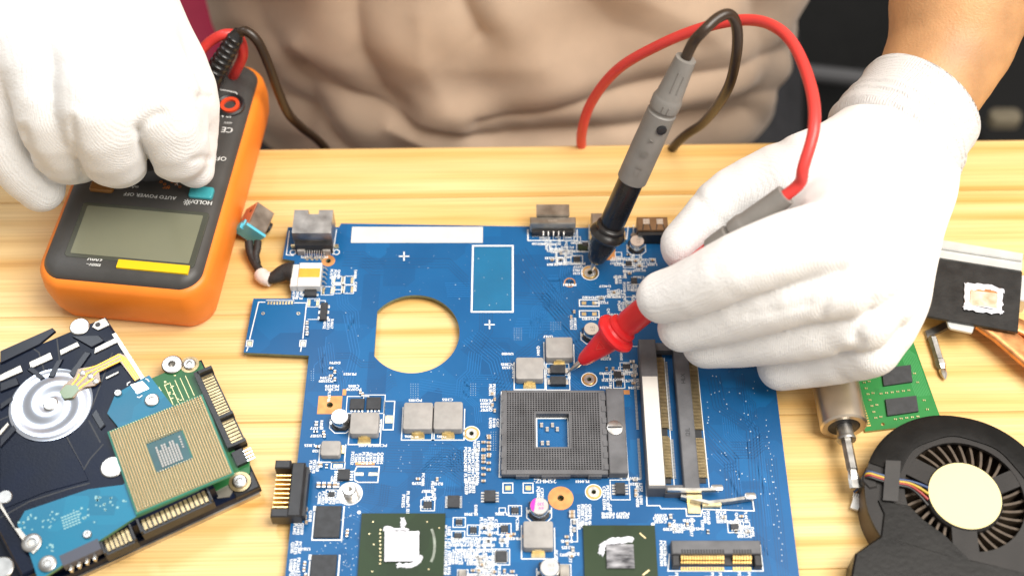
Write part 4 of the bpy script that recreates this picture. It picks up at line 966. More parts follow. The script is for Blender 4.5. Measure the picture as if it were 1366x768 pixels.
for x0, y0, x1, y1 in ((832, 520, 840, 526), (675, 711, 683, 717), (697, 713, 702, 717), (457, 519, 462, 527), (807, 329, 821, 347), (474, 616, 500, 620)): pad(x0, y0, x1, y1, COP)
for x0, y0, x1, y1 in ((671, 644, 684, 657), (698, 644, 711, 657)):
    sbox(x0, y0, x1, y1, 1.2); pad(x0 + 3, y0 + 3.5, x1 - 2.5, y1 - 3.5)
for y in (400, 414.5):
    sbox(773, y, 799, y + 8.5, 1.5); pad(776, y + 2, 782, y + 6.5); pad(790, y + 2, 796, y + 6.5)
sbox(512, 535, 525.5, 573, 1.4); pad(514, 554, 524, 564)
sline([(473, 629), (473, 640), (478, 643), (504, 643), (506, 622), (476, 622), (473, 629)], 1.4); pad(474, 630, 485, 634); pad(492, 630, 504, 634)
sbox(442, 616, 460, 625, 1.2); pad(445, 619, 457, 623, PAD)
for y in (311, 320.5): sbox(370 + 75, y + 58, 460, y + 66, 1.2)
for x, y in ((445, 370), (458, 370), (458, 382), (445, 382), (431, 384), (412, 400)):
    pad(x - 1, y, x + 2, y + 8); pad(x + 10, y, x + 13, y + 8); sbox(x - 2, y - 1.5, x + 14, y + 9.5, .9)
sline([(419, 401), (434, 401), (434, 426), (410, 426)], 1)
X0, X1, Y0, Y1 = rect(411, 401, 432, 409)

# --- ports along the far edge
X0, X1, Y0, Y1 = rect(391, 280, 443, 311, .0118)
eth = MB(); g0, g1 = rect(410, 280, 424, 311, .0118)[:2]; yn = at(417, 285.5, ZB + .0118)[1]; top = ZB + .0118
eth.box(X0, g0, Y0, Y1, ZB + .0025, top); eth.box(g1, X1, Y0, Y1, ZB + .0025, top); eth.box(g0, g1, Y0, yn, ZB + .0025, top); eth.box(g0, g1, yn, Y1 - .0002, ZB + .0025, top - .0045)
po = obj('network_port', eth, M['steel_dull'], board, smooth=0); obj('port_body', MB().box(X0 + .0004, X1 - .0004, Y0 - .0016, Y1 - .001, ZB, ZB + .0055), M['black'], po)
for xx in (X0 + .0012, X1 - .0042): obj('white_tab', MB().box(xx, xx + .0030, Y0 - .0026, Y0 - .0015, ZB, ZB + .0030), M['grey_ceramic'], po)
k = MB()
for i in range(9):
    xx = X0 + .0042 + i * .00098; k.tube([(xx, Y0 - .0015, ZB + .0022), (xx, Y0 - .0030, ZB + .0018), (xx, Y0 - .0038 - .0008 * (i % 2), ZB)], .00017, 5)
obj('contact_pin', k, M['tin'], po, kind='stuff')
for i in range(9): p = (X0 + .0042 + i * .00098, Y0 - .0038 - .0008 * (i % 2)); PAD.ring(p[0], p[1], ZB + .00012, .0002, .0006, 8)
for xx in (X0 - .0010, X1 + .0010): obj('ground_tab', MB().box(xx - .0008, xx + .0008, Y0 + .0008, Y0 + .0016, ZB, ZB + .0020), M['pale_gold'], po); SILK.ring(xx, Y0 - .001, ZS, .0010, .0014, 14)
sline([(386, 308), (382, 340), (392, 341)], 1.2); sline([(444, 340), (449, 306)], 1.2); sblock(400, 341, 430, 347)
# vga style port
X0, X1, Y0, Y1 = rect(707, 290, 768, 297, .0070); vg = obj('display_port', MB().box(X0, X1, Y0 - .0008, Y1, ZB + .0012, ZB + .0075, c=.0004), M['shell'], board, smooth=0)
sx0, sx1 = X0 + .0026, X1 - .0026; k = MB(); q = [(sx0 + .0012, ZB + .0004), (sx1 - .0012, ZB + .0004), (sx1, ZB + .0090), (sx0, ZB + .0090)]
k.loft([np.array([(x, Y1 - .0002, z) for x, z in q]), np.array([(x, Y1 + .0052, z) for x, z in q])]); obj('shell_mouth', k, M['shell'], vg, smooth=0)
obj('port_body', MB().box(X0 + .0008, X1 - .0008, Y0 - .0020, Y0 - .0006, ZB, ZB + .0030), M['black'], vg); k = MB()
for i in range(5): xx = X0 + .0055 + i * .0021; k.tube([(xx, Y0 - .0016, ZB + .0032), (xx, Y0 - .0030, ZB + .0026), (xx, Y0 - .0036, ZB)], .00022, 6)
obj('contact_pin', k, M['tin'], vg, kind='stuff'); SILK.strip([(X0 - .0008, Y1 - .001), (X0 - .0008, Y0 - .004), (X1 + .0008, Y0 - .004), (X1 + .0008, Y1 - .001)], .0005, ZS)
t = MB(); text(t, '112011', (X0 + X1) / 2, Y0 + .0006, ZB + .00755, .0011, pi, bold=.01); obj('stamped_mark', t, M['tin'], vg, smooth=0)
# hdmi port behind the black probe
X0, X1, Y0, Y1 = rect(789, 286, 832, 302, .0050); hp = obj('video_port', MB().box(X0, X1, Y0 - .002, Y1 + .001, ZB, ZB + .0050, c=.0005), M['shell'], board, smooth=0); 
for xx in (X0, X1): obj('ground_tab', MB().box(xx - .0007, xx + .0007, Y0 - .0045, Y0 - .0002, ZB, ZB + .0022), M['pale_gold'], hp)
obj('port_body', MB().box(X0 + .001, X1 - .001, Y0 - .0046, Y0 - .0019, ZB, ZB + .0028), M['black'], hp); sline([(786, 300), (786, 319), (836, 319), (838, 302)], 1.5)
# usb port
X0, X1, Y0, Y1 = rect(850, 289, 891, 307, .0074); M['bronze_shell'] = mat('bronze_shell', (.27, .17, .095), .38, .8, var=.2, vs=200)
us = obj('usb_port', MB().box(X0, X1, Y0, Y1, ZB + .0008, ZB + .0074, c=.0003), M['bronze_shell'], board, smooth=0); obj('port_body', MB().box(X0 + .0003, X1 - .0003, Y0 - .0016, Y0, ZB, ZB + .0062), M['black'], us)
for f in (.30, .74):
    xx = X0 + (X1 - X0) * f; yq = Y0 + (Y1 - Y0) * .62
    obj('spring_window', MB().box(xx - .0013, xx + .0013, yq - .0012, yq + .0014, ZB + .0074, ZB + .00752), M['tin'], us)
    k = MB(); 
    for s in (-1, 1): k.strip([(xx + s * .0012, yq - .0012), (xx + s * .0017, yq - .0042)], .0004, ZB + .0075)
    obj('spring_slit', k, M['black'], us, smooth=0)
for xx in (X0 - .001, X1 + .001): obj('ground_tab', MB().lathe([(.0012, ZB), (.0012, ZB + .0012)], (xx, Y0 + .0022, 0), 14), M['steel_dull'], us)
sline([(845, 300), (845, 324), (895, 325)], 1.3)
# battery connector on the left edge
bx0, bx1, by0, by1 = rect(386, 616, 404, 688, .0060); bc_ = obj('battery_connector', MB().box(bx0, bx1, by0, by1, ZB - .0006, ZB + .0060, c=.0005), M['black'], board, smooth=0)
obj('rear_wall', MB().box(bx1, bx1 + .0012, by0 + .001, by1 - .001, ZB, ZB + .0042), M['black'], bc_)
for (x0, y0, x1, y1) in ((367, 613, 387, 624), (361, 677, 387, 689)):
    a = rect(x0, y0, x1, y1, .0055); obj('guide_arm', MB().box(a[0], a[1] + .0002, a[2], a[3], ZB - .0006, ZB + .0056, c=.0004), M['black'], bc_)
for i in range(8):
    y = by1 - .0046 - i * (by1 - by0 - .0088) / 7; obj('gold_blade', MB().box(bx0 - .0056, bx0 + .0002, y - .00022, y + .00022, ZB + .0004, ZB + .0046), M['gold'], bc_, smooth=0)
sline([(408, 626), (404, 692), (396, 692)], 1.3)
# power header with orange tape
X0, X1, Y0, Y1 = rect(398, 350, 428, 381, .0042); hd = obj('power_header', MB().box(X0, X1, Y0, Y1, ZB, ZB + .0042, c=.0003), M['white_plastic'], board, smooth=0)
obj('tape', MB().box(X0 + .0002, X1 - .0004, Y0 + (Y1 - Y0) * .36, Y0 + (Y1 - Y0) * .74, ZB + .0041, ZB + .00435), M['orange_tape'], hd); k = MB()
for i in range(5): y = Y0 + .0012 + i * (Y1 - Y0 - .0024) / 4; k.tube([(X1, y, ZB + .0026), (X1 + .0013, y, ZB + .0020), (X1 + .0019, y, ZB + .0002)], .0003, 6)
obj('pin', k, M['tin'], hd, kind='stuff')

# --- chip capacitors, resistors: one mesh per kind, an object per piece
def smd(l, wd, h, bodyc):
    k = MB(); e = l * .24
    k.box(-l / 2 + e, l / 2 - e, -wd / 2, wd / 2, 0, h * .96, 0); k.box(-l / 2, -l / 2 + e, -wd / 2, wd / 2, 0, h, 1); k.box(l / 2 - e, l / 2, -wd / 2, wd / 2, 0, h, 1)
    me = bpy.data.meshes.new('smd'); me.from_pydata(np.vstack(k.v).tolist(), [], k.f); me.materials.append(bodyc); me.materials.append(M['tin']); me.polygons.foreach_set('material_index', np.array(k.m, np.int32)); return me
PROTO = {'cap': smd(.0016, .0009, .0008, M['tan']), 'capL': smd(.0021, .0013, .0012, M['tan']), 'res': smd(.0016, .0009, .0005, M['chip']), 'gcap': smd(.0018, .0011, .0009, M['grey_ceramic'])}
NAMES = {'cap': 'chip_capacitor', 'capL': 'chip_capacitor', 'gcap': 'chip_capacitor', 'res': 'chip_resistor'}
def put(kind, x, y, vert=False):
    p = B(x, y); o = bpy.data.objects.new(NAMES[kind], PROTO[kind]); col.objects.link(o); o.parent = board; o.location = (p[0], p[1], ZB + .0001); o.rotation_euler = (0, 0, pi / 2 if vert else 0)
for x, y in ((722.5, 568), (737, 568), (730, 573.5), (743.5, 573.5), (723.5, 592), (731, 592)): put('gcap', x, y, True)
for i in range(4): put('capL', 425.5 + i * 7.2, 648, True)
put('gcap', 451, 648, True); put('capL', 428, 621, True); put('res', 436, 622, True)
for i in range(6): put('cap', 645 + 7.5 * (i % 2), 612 - 6 * i * .9, False); put('cap', 652, 582 + i * 9, False); put('cap', 645, 600 + i * 8.4, False)
for i in range(4): put('cap', 657 + (i % 2) * 3, 526 + i * 7.5, True)
put('capL', 763, 684); put('capL', 763, 689); put('gcap', 766, 697, True); put('gcap', 766, 707, True)
for i in range(3): put('gcap', 410, 432 + i * 7, True)
for i in range(4): put('cap', 442 + (i % 2) * 5, 492 + i * 5, i % 2)
for x, y in ((481, 524), (484, 527), (433, 582), (432, 578), (409, 680), (408, 690), (409, 697), (407, 752), (406, 760), (408, 768), (766, 417), (762, 424), (848, 655), (848, 661), (464, 709), (463, 714)): put('cap', x, y, True)
sbox(762, 692, 770, 722, 1)
OCC = [(640, 640, 664, 690), (594, 655, 618, 680), (658, 728, 680, 752), (694, 655, 742, 768), (745, 748, 764, 768), (606, 756, 626, 768), (726, 640, 772, 692), (680, 674, 694, 686), (666, 698, 680, 710), (604, 690, 640, 718), (770, 690, 880, 768), (668, 640, 714, 660), (590, 684, 597, 768),
       (815, 638, 840, 664), (778, 640, 808, 672), (889, 716, 1020, 764), (912, 640, 940, 690), (762, 690, 772, 724)]
def free(x, y, e=5): return not any(a - e < x < c + e and b - e * .8 < y < d + e * .8 for a, b, c, d in OCC)
def fill(x0, y0, x1, y1, dx, dy, dens=.8, txt=.75):
    y = y0
    while y < y1:
        x = x0 + random.uniform(0, dx * .4)
        while x < x1:
            jx, jy = x + random.uniform(-1.5, 1.5), y + random.uniform(-1, 1)
            if random.random() < dens and free(jx, jy, 5):
                v = random.random() < .45; kd = random.choice(['cap', 'res', 'res', 'gcap', 'cap']); q = random.random()
                if q < .42: put(kd, jx, jy, v); 
                if .30 < q < .62: sbox(jx - 4.2, jy - 3, jx + 4.2, jy + 3, .9)
                if random.random() < txt and free(jx, jy + 5.5, 4): slabel(jx, jy + 5.2, None, .00105)
                if random.random() < txt * .7 and free(jx + 7, jy, 4): slabel(jx + 6.5, jy, None, .00100, True)
            x += dx * random.uniform(.85, 1.2)
        y += dy
fill(598, 680, 694, 768, 10.2, 8.2, .96, .95); sblock(602, 716, 660, 730); sblock(636, 742, 660, 768, True); sblock(640, 690, 664, 700, True); sblock(600, 736, 632, 748); fill(680, 662, 696, 690, 11, 9); fill(744, 700, 776, 768, 10.5, 8.4, .95, .9); fill(556, 640, 592, 680, 13, 10, .6); fill(878, 690, 1000, 716, 13, 9.5, .6); fill(880, 716, 892, 768, 9, 10, .7)
fill(714, 312, 782, 326, 11, 8, .8, .6); fill(735, 330, 772, 352, 12, 8.5, .8, .8); fill(824, 340, 872, 356, 11, 9, .7); fill(824, 356, 858, 400, 12, 9, .7); fill(806, 474, 848, 516, 11.5, 9.5, .7); fill(896, 762, 1030, 775, 12, 9, .6); fill(800, 390, 850, 428, 12, 9, .45)
fill(1000, 752, 1030, 768, 12, 9, .7); fill(418, 566, 432, 612, 12, 10, .5); fill(818, 632, 850, 642, 12, 8, .5)
sblock(635, 596, 640, 640, True); sblock(619, 597, 636, 650, True); sblock(631, 587, 641, 600, True); sblock(640, 532, 652, 548); sblock(652, 556, 668, 575, True); sblock(620, 642, 636, 660, True)
sblock(468, 603, 510, 614, True); sblock(424, 656, 456, 668, True); sblock(412, 614, 424, 630, True); sblock(452, 625, 452, 630); sblock(440, 634, 448, 642)
sblock(434, 513, 452, 520); sblock(438, 482, 452, 486); sblock(426, 502, 440, 512); sblock(463, 513, 480, 522); sblock(458, 497, 474, 500); sblock(437, 520, 441, 527, True)
sblock(431, 424, 443, 446, True); sblock(390, 382, 404, 394, True); sblock(440, 358, 452, 368, True); sblock(472, 358, 476, 388, True); sblock(388, 396, 408, 400)
sblock(391, 697, 405, 714, True); sblock(388, 722, 402, 730, True); sblock(386, 745, 402, 768, True); sblock(398, 730, 420, 733); sblock(412, 680, 417, 700, True); sblock(542, 655, 548, 684, True); sblock(536, 660, 540, 674, True)
sblock(727, 318, 739, 328, True); sblock(733, 330, 750, 340); sblock(748, 328, 766, 340); sblock(762, 350, 776, 366); sblock(812, 345, 822, 352); sblock(798, 380, 818, 384)
sblock(820, 365, 830, 385, True); sblock(815, 390, 828, 398); sblock(824, 400, 838, 416, True); sblock(812, 418, 828, 430); sblock(836, 374, 850, 386, True); sblock(848, 345, 866, 358)
sblock(760, 424, 770, 440, True); sblock(668, 470, 690, 473); sblock(716, 460, 720, 476, True); sblock(722, 447, 738, 450); sblock(668, 484, 686, 491); sblock(683, 490, 687, 508, True); sblock(757, 492, 762, 512, True)
sblock(770, 672, 788, 698, True); sblock(760, 700, 764, 716, True); sblock(768, 640, 784, 646); sblock(804, 648, 812, 680, True); sblock(812, 672, 818, 682, True); sblock(802, 683, 846, 692); sblock(872, 685, 890, 698); sblock(848, 642, 860, 668, True)
sblock(938, 682, 950, 700, True); sblock(955, 680, 968, 700, True); sblock(910, 692, 932, 698); sblock(895, 698, 904, 712); sblock(984, 700, 1010, 716); sblock(592, 700, 600, 768, True); sblock(540, 580, 560, 586); sblock(580, 580, 604, 586); sblock(545, 532, 568, 535); sblock(588, 531, 612, 534); sblock(505, 560, 512, 580, True); sblock(478, 592, 508, 598); sblock(652, 512, 660, 524, True)
sblock(404, 592, 420, 598); sblock(688, 690, 694, 710, True); sblock(716, 650, 726, 664, True); sblock(740, 735, 745, 760, True); sblock(880, 722, 890, 760, True)
slabel(459, 660, 'H9', .0011, True); slabel(760, 380, 'PR4101'); slabel(786, 397, 'PD4102'); slabel(786, 425.5, 'PD4103')
# --- vias and masked traces
def in_hole(x, y):
    p = B(x, y)[:2]
    if p[0] > .0985 or (p[1] < -.034 and p[0] < -.0775): return True
    return np.hypot(*(p - hc)) < hr + .0006 and p[0] > fx - .0008
def via(x, y, r=.00022, mb=VIA):
    if in_hole(x, y): return
    p = B(x, y); mb.disc(p[0], p[1], ZB + .00009, r, 7)
for _ in range(60): via(random.uniform(455, 760), random.uniform(330, 520), random.choice((.00012, .00016, .0002)))
for _ in range(110):
    x, y = random.uniform(420, 480), random.uniform(660, 768); via(x, y, random.choice((.00012, .00016, .00022)))
for _ in range(26): via(random.uniform(525, 640), random.uniform(590, 640), random.choice((.00010, .00015)))
for _ in range(70): via(random.uniform(940, 1040), random.uniform(490, 700), random.choice((.00014, .0002, .00025)))
for k in range(26): via(1022 + k * .9 + random.uniform(-2, 2), 560 + k * 7.5, .0002)
for gx, gy, nx, ny in ((548, 512, 4, 7), (628, 512, 3, 6), (655, 576, 3, 9), (686, 438, 4, 6), (735, 430, 5, 4), (412, 492, 3, 6), (546, 350, 1, 1)):
    for i in range(nx):
        for j in range(ny): via(gx + i * 3.2, gy + j * 3.0, .00013)
def bundle(pts, n, sp, wd=.9, mb=None, ang=None):
    P_ = np.array(pts, float); d = P_[-1] - P_[0]; nn_ = np.array([-d[1], d[0]]) / np.linalg.norm(d)
    for i in range(n):
        o = nn_ * sp * i
        q = P_ + o
        if any(in_hole(*(a_ + (b_ - a_) * t_)) for a_, b_ in zip(q[:-1], q[1:]) for t_ in (0, .25, .5, .75, 1)): continue
        (mb or TR).strip([B(*v)[:2] for v in q], wd / 3.45e3, ZB + .00004)
bundle([(520, 590), (600, 592), (640, 620)], 12, 3.6, .7, TRD); bundle([(470, 640), (530, 650), (590, 600), (640, 600)], 10, 3.2, .6, TRD); bundle([(640, 440), (676, 470), (690, 520)], 9, 4, .8); bundle([(650, 520), (690, 470), (730, 440)], 8, 3.8, .7, TRD)
bundle([(940, 560), (985, 610), (988, 672)], 6, 4, .9, TRD); bundle([(960, 500), (968, 540), (1012, 570), (1024, 740)], 5, 4.2, .9, TRD); bundle([(1035, 610), (1052, 768)], 5, 3.4, .7, TRD); bundle([(960, 600), (985, 625), (990, 660)], 5, 3.2, .7)
bundle([(470, 420), (480, 470), (470, 510)], 4, 4, .8); bundle([(620, 470), (640, 440), (640, 350)], 6, 3.4, .7, TRD); bundle([(700, 330), (720, 360), (790, 450)], 7, 4, .8, TRD); bundle([(690, 425), (740, 425), (780, 460)], 6, 4, .8); bundle([(620, 500), (660, 500), (676, 516)], 6, 3, .7)
bundle([(480, 345), (600, 345), (625, 370)], 4, 4, .8, TRD); bundle([(985, 690), (1020, 720), (1030, 768)], 7, 3.2, .7, TRD); bundle([(690, 390), (730, 392), (768, 430)], 5, 4, .7, TRD); bundle([(450, 660), (500, 684)], 7, 3, .6); bundle([(430, 470), (430, 500), (415, 520)], 4, 3.6, .7, TRD)
bundle([(560, 505), (600, 512), (640, 516)], 5, 3.4, .7); bundle([(1000, 520), (1004, 560), (1016, 580), (1030, 700)], 4, 3.2, .6)
for _ in range(34):
    x0_, y0_ = random.choice(((random.uniform(450, 620), random.uniform(332, 390)), (random.uniform(620, 760), random.uniform(420, 520)), (random.uniform(945, 1010), random.uniform(490, 640)), (random.uniform(430, 500), random.uniform(440, 520)), (random.uniform(500, 640), random.uniform(590, 650)), (random.uniform(690, 770), random.uniform(310, 420))))
    dx_, s_ = random.uniform(18, 46), random.choice((-1, 1)); bundle([(x0_, y0_), (x0_ + dx_, y0_), (x0_ + dx_ + 14, y0_ + s_ * 12), (x0_ + dx_ + 14 + random.uniform(4, 20), y0_ + s_ * 12)] if random.random() < .6 else [(x0_, y0_), (x0_ + s_ * 3, y0_ + 26), (x0_ + s_ * 16, y0_ + 38), (x0_ + s_ * 18, y0_ + 60)], random.randint(3, 7), random.uniform(2.6, 3.8), random.uniform(.5, .8), random.choice((TR, TRD)))
DU = MB()
for _ in range(420):
    xd, yd = random.uniform(415, 1028), random.uniform(306, 768)
    if in_hole(xd, yd): continue
    p = B(xd, yd); DU.disc(p[0], p[1], ZB + .00016, random.choice((.00005, .00007, .0001)), 6)
obj('dust', DU, mat('dust_specks', (.45, .47, .48), .9), board, smooth=0, kind='stuff')
obj('silkscreen', SILK, M['silk'], board, smooth=0, kind='stuff'); obj('solder_pad', PAD, M['pale_gold'], board, smooth=0, kind='stuff'); obj('tinned_pad', TIN, M['tin'], board, smooth=0, kind='stuff'); obj('copper_pad', COP, M['bare_copper'], board, smooth=0, kind='stuff')
obj('via', VIA, mat('via_dots', (.55, .62, .66), .5), board, smooth=0, kind='stuff'); obj('trace', TR, M['trace'], board, smooth=0, kind='stuff'); obj('trace_gap', TRD, M['trace_dark'], board, smooth=0, kind='stuff')

# ---------------------------------------------------------------- power jack on its cable
M['jack_face'] = mat('salmon_metal', (.55, .27, .17), .45, .3, var=.15, vs=200); M['sleeve'] = mat('black_sleeve', (.022, .020, .020), .6, var=.3, vs=300, bump=.5, bs=1200); M['jack_blue'] = mat('sky_blue_plastic', (.10, .50, .66), .45); M['tape'] = mat('white_tape', (.74, .66, .62), .6, var=.06, vs=300, bump=.4, bs=900)
pj = thing('power_jack_cable', 'power jack with blue clip on a short black sleeved cable beside the network port', 'power jack', (*at(345, 320, 0)[:2], 0))
a_ = R(-14); rl_ = R(42); cj = at(343, 312, 0.0); T_ = np.eye(4)
T_[:3, :3] = np.array([[cos(a_), -sin(a_), 0], [sin(a_), cos(a_), 0], [0, 0, 1]]) @ np.array([[cos(rl_), 0, sin(rl_)], [0, 1, 0], [-sin(rl_), 0, cos(rl_)]])
cz = max(-(T_[2, 0] * x + T_[2, 2] * z) for x in (-.0046, .0042) for z in (-.005, .005)); T_[:3, 3] = np.array([cj[0], cj[1], cz]) - T_[:3, :3] @ np.array([0, 0, .005])
k = MB(); k.T = T_
k.box(-.0042, .0042, -.0045, .0070, 0, .0100, c=.0003); jk = obj('jack_housing', k, M['shell'], pj, smooth=0)
k = MB(); k.T = T_; k.box(-.00440, -.0042, -.0043, .0069, .0002, .0098); obj('salmon_side', k, M['jack_face'], jk, smooth=0)
k = MB(); k.T = T_; k.lathe([(.0008, -.0001), (.0008, .0002)], (-.0043, .0035, .0066), 12, (-1, 0, 0)); obj('side_hole', k, M['black'], jk)
k = MB(); k.T = T_; k.box(-.0048, .0046, -.0056, -.0044, .0006, .0100).box(-.0052, -.0043, -.0056, -.0016, .0015, .0068).box(-.0058, -.0040, -.0060, -.0036, .0030, .0064); obj('blue_clip', k, M['jack_blue'], jk, smooth=0)
k = MB(); k.T = T_; k.lathe([(.0026, 0), (.0026, .0022)], (.0042, .0022, .0052), 20, (1, 0, 0)); obj('socket_mouth', k, M['black'], jk)
k = MB(); k.tube(smooth_path([at(332, 322, .006), at(333, 332, .005), at(336, 342, .0040), at(341, 352, .0034), at(347, 362, .0032), at(352, 369, .0034)], 5), .0018, 10); k.tube(smooth_path([at(344, 322, .006), at(343, 332, .0055), at(341, 340, .0045), at(343, 352, .0036)], 5), .0016, 10); obj('sleeved_cable', k, M['sleeve'], pj, smooth=60)
k = MB(); k.tube(smooth_path([at(346, 364, .0038), at(352, 370, .004), at(361, 373, .0042)], 4), [.0026, .0029, .0031, .0030, .0031, .0030, .0031, .003, .0029][:9], 14); obj('white_tape', k, M['tape'], pj, smooth=60)
k = MB(); k.tube(smooth_path([at(358, 373, .0044), at(368, 369, .0052), at(380, 363, .0060), at(391, 363, .0060)], 5), np.linspace(.0020, .0042, 16), 14); obj('heat_shrink', k, M['sleeve'], pj, smooth=60)
X0, X1, Y0, Y1 = rect(388, 352, 397.6, 381, .0038); obj('cable_plug', MB().box(X0, X1, Y0, Y1, ZB - .001, ZB + .0038, c=.0004), M['white_plastic'], pj, smooth=0)
# ---------------------------------------------------------------- two hard drives and a processor
M['cast'] = mat('dark_cast_shell', (.0035, .007, .020), .36, .0, spec=.16, var=.3, vs=60, rvar=.1, bump=.06, bs=1200)
M['cast_rib'] = mat('dark_rib', (.008, .010, .018), .30, .0, spec=.3, var=.3, vs=90)
M['rim_metal'] = mat('machined_rim', (.52, .48, .42), .42, .9, var=.15, vs=150)
M['hdd_blue'] = pcb_material('teal_solder_mask', (.002, .15, .265), (.002, .135, .24), (.003, .165, .285), 90)
M['hdd_green'] = pcb_material('green_solder_mask', (.018, .125, .035), (.020, .14, .040), (.016, .11, .032), 90)
M['hdd_edge'] = mat('green_board_edge', (.10, .22, .10), .6)
M['spindle'] = mat('spun_aluminium', (.60, .64, .72), .30, 1.0, var=.06, vs=90)
M['flex'] = mat('gold_flex', (.72, .36, .03), .32, .5, var=.1, vs=200); M['flex_base'] = mat('amber_flex_film', (.20, .10, .015), .3, coat=.3)
M['flex_green'] = mat('olive_flex_end', (.10, .16, .05), .3, coat=.3)
def W(p, z): return np.array([p[0], p[1], z])
# lower drive: green board facing up, connector on its short edge
A = at(266, 473, .0078); Bc = at(347, 647, .0078); e1 = (Bc - A)[:2] / np.linalg.norm((Bc - A)[:2]); e2 = np.array([e1[1], -e1[0]])
if e2[0] > 0: e2 = -e2
gd = thing('hard_drive', 'slim hard drive with a green circuit board lying on the table under the other drive', 'hard drive', (*(A[:2] + e2 * .05 + e1 * .03), 0), 'two stacked hard drives')
def G(u, v): return A[:2] + e1 * u + e2 * v          # u along the connector edge, v into the drive (metres)
LW = np.linalg.norm((Bc - A)[:2])
def gp(u0, u1, v0, v1): return [G(u0, v0), G(u1, v0), G(u1, v1), G(u0, v1)]
obj('steel_tray', MB().prism(gp(0.0, LW, .001, .098), 0, .0022), M['rim_metal'], gd, smooth=0)
obj('case', MB().prism(gp(.0012, LW - .0006, .0, .097), .0022, .0062, c=.0004), M['cast'], gd, smooth=0)
GZ = .0074
gpts = [G(.0028, .0006), G(.0010, .006), G(.0010, .030), G(.0030, .060), G(LW - .003, .060), G(LW - .006, .012), G(LW - .0065, .0015), G(LW - .012, -.0006), G(LW - .0155, .0030), G(.0075, .0030), G(.0060, .0006)]
k = MB(); k.prism(gpts, .0062, GZ); gb = obj('circuit_board', k, M['hdd_green'], gd, smooth=0)
def sata(parent, O, du, dv, z0, h, scale=1.0, n1=15, n2=7):
    """connector body along du with two tongues of gold contacts; dv points out of the drive"""
    P_ = lambda a, b: O + du * a + dv * b
    b_ = MB(); L1, L2 = .0205 * scale, .0115 * scale
    b_.prism([P_(0, -.0030), P_(L1 + L2 + .004, -.0030), P_(L1 + L2 + .004, -.0012), P_(0, -.0012)], z0, z0 + h)
    for a, w_ in ((0, .0013), (L1 + .0013, .0013), (L1 + L2 + .0027, .0013)): b_.prism([P_(a, -.0016), P_(a + w_, -.0016), P_(a + w_, .0042), P_(a, .0042)], z0, z0 + h * (.92 if a else 1.0))
    b_.prism([P_(0, -.002), P_(L1 + L2 + .004, -.002), P_(L1 + L2 + .004, .0040), P_(0, .0040)], z0 - .0008, z0 + h * .36)
    o = obj('sata_connector', b_, M['black'], parent, smooth=0); c_ = MB()
    for n_, s, l in ((n1, .0016, L1), (n2, L1 + .0029, L2)):
        for i in range(n_):
            a = s + (l - .0008) * (i + .5) / n_; w_ = (l / n_) * .32; c_.prism([P_(a - w_, -.0010), P_(a + w_, -.0010), P_(a + w_, .0034), P_(a - w_, .0034)], z0 + h * .34, z0 + h * .44)
    obj('gold_contact', c_, M['comb'], o, smooth=0, kind='stuff'); return o
sata(gd, G(.0085, .0020), e1, -e2, .0066, .0042)
jb = obj('jumper_block', MB().prism(gp(.0460, .0520, .0005, .0045), .0060, .0092), M['black'], gd, smooth=0); k = MB()
for i in range(4): u = .0468 + i * .0014; k.prism(gp(u, u + .0006, -.0026, .0008), .0078, .0084)
obj('jumper_pin', k, M['tin'], jb, smooth=0, kind='stuff')
def screw(parent, p, z, r=.0030, mt='steel', nm='screw'):
    o = obj(nm, MB().lathe([(r, z - .0004), (r, z + .0003), (r * .85, z + .0006), (r * .45, z + .0006), (r * .35, z + .0002)], (p[0], p[1], 0), 26), M[mt], parent); return o
k = MB(); q = at(320, 642, GZ); k.ring(q[0], q[1], GZ + .00008, .001, .0040, 26); obj('gold_ring', k, M['comb'], gd, smooth=0); screw(gd, q, GZ + .0004, .0026, 'steel_dull')
q = at(253, 486, GZ); k = MB(); k.ring(q[0], q[1], GZ + .00008, .0008, .0036, 26); obj('gold_ring', k, M['comb'], gd, smooth=0); screw(gd, q, GZ + .0003, .0024, 'steel_dull')
q = at(230, 487, GZ); obj('mounting_tab', MB().lathe([(.0040, .0055), (.0040, GZ + .0008), (.0036, GZ + .0011), (.0014, GZ + .0011), (.0013, .004)], (q[0], q[1], 0), 30), M['steel_dull'], gd)
k = MB()
for i in range(46):
    u, v = .004 + .020 * random.random(), .010 + .016 * random.random(); a = G(u, v); k.box(a[0] - .0004, a[0] + .0004, a[1] - .0002, a[1] + .0002, GZ, GZ + .00008)
for i in range(9):
    a, b2 = G(.006 + .0 * i, .008 + i * .0021), G(.016, .008 + i * .0021); k.strip([a, b2], .00025, GZ + .00006)
obj('green_board_mark', k, mat('pale_pads', (.62, .55, .30), .4, .5), gb, smooth=0, kind='stuff')
q = G(LW - .003, .012); obj('corner_block', MB().prism(gp(LW - .0075, LW - .0002, .0002, .0095), .0050, .0068, c=.0006), M['black'], gd, smooth=0)
q = at(302, 656, .006); obj('cream_tab', MB().prism([at(x, y, .0068)[:2] for x, y in ((286, 655), (300, 643), (312, 652), (306, 662), (290, 664))], .0050, .0068), M['rim_metal'], gd, smooth=0)

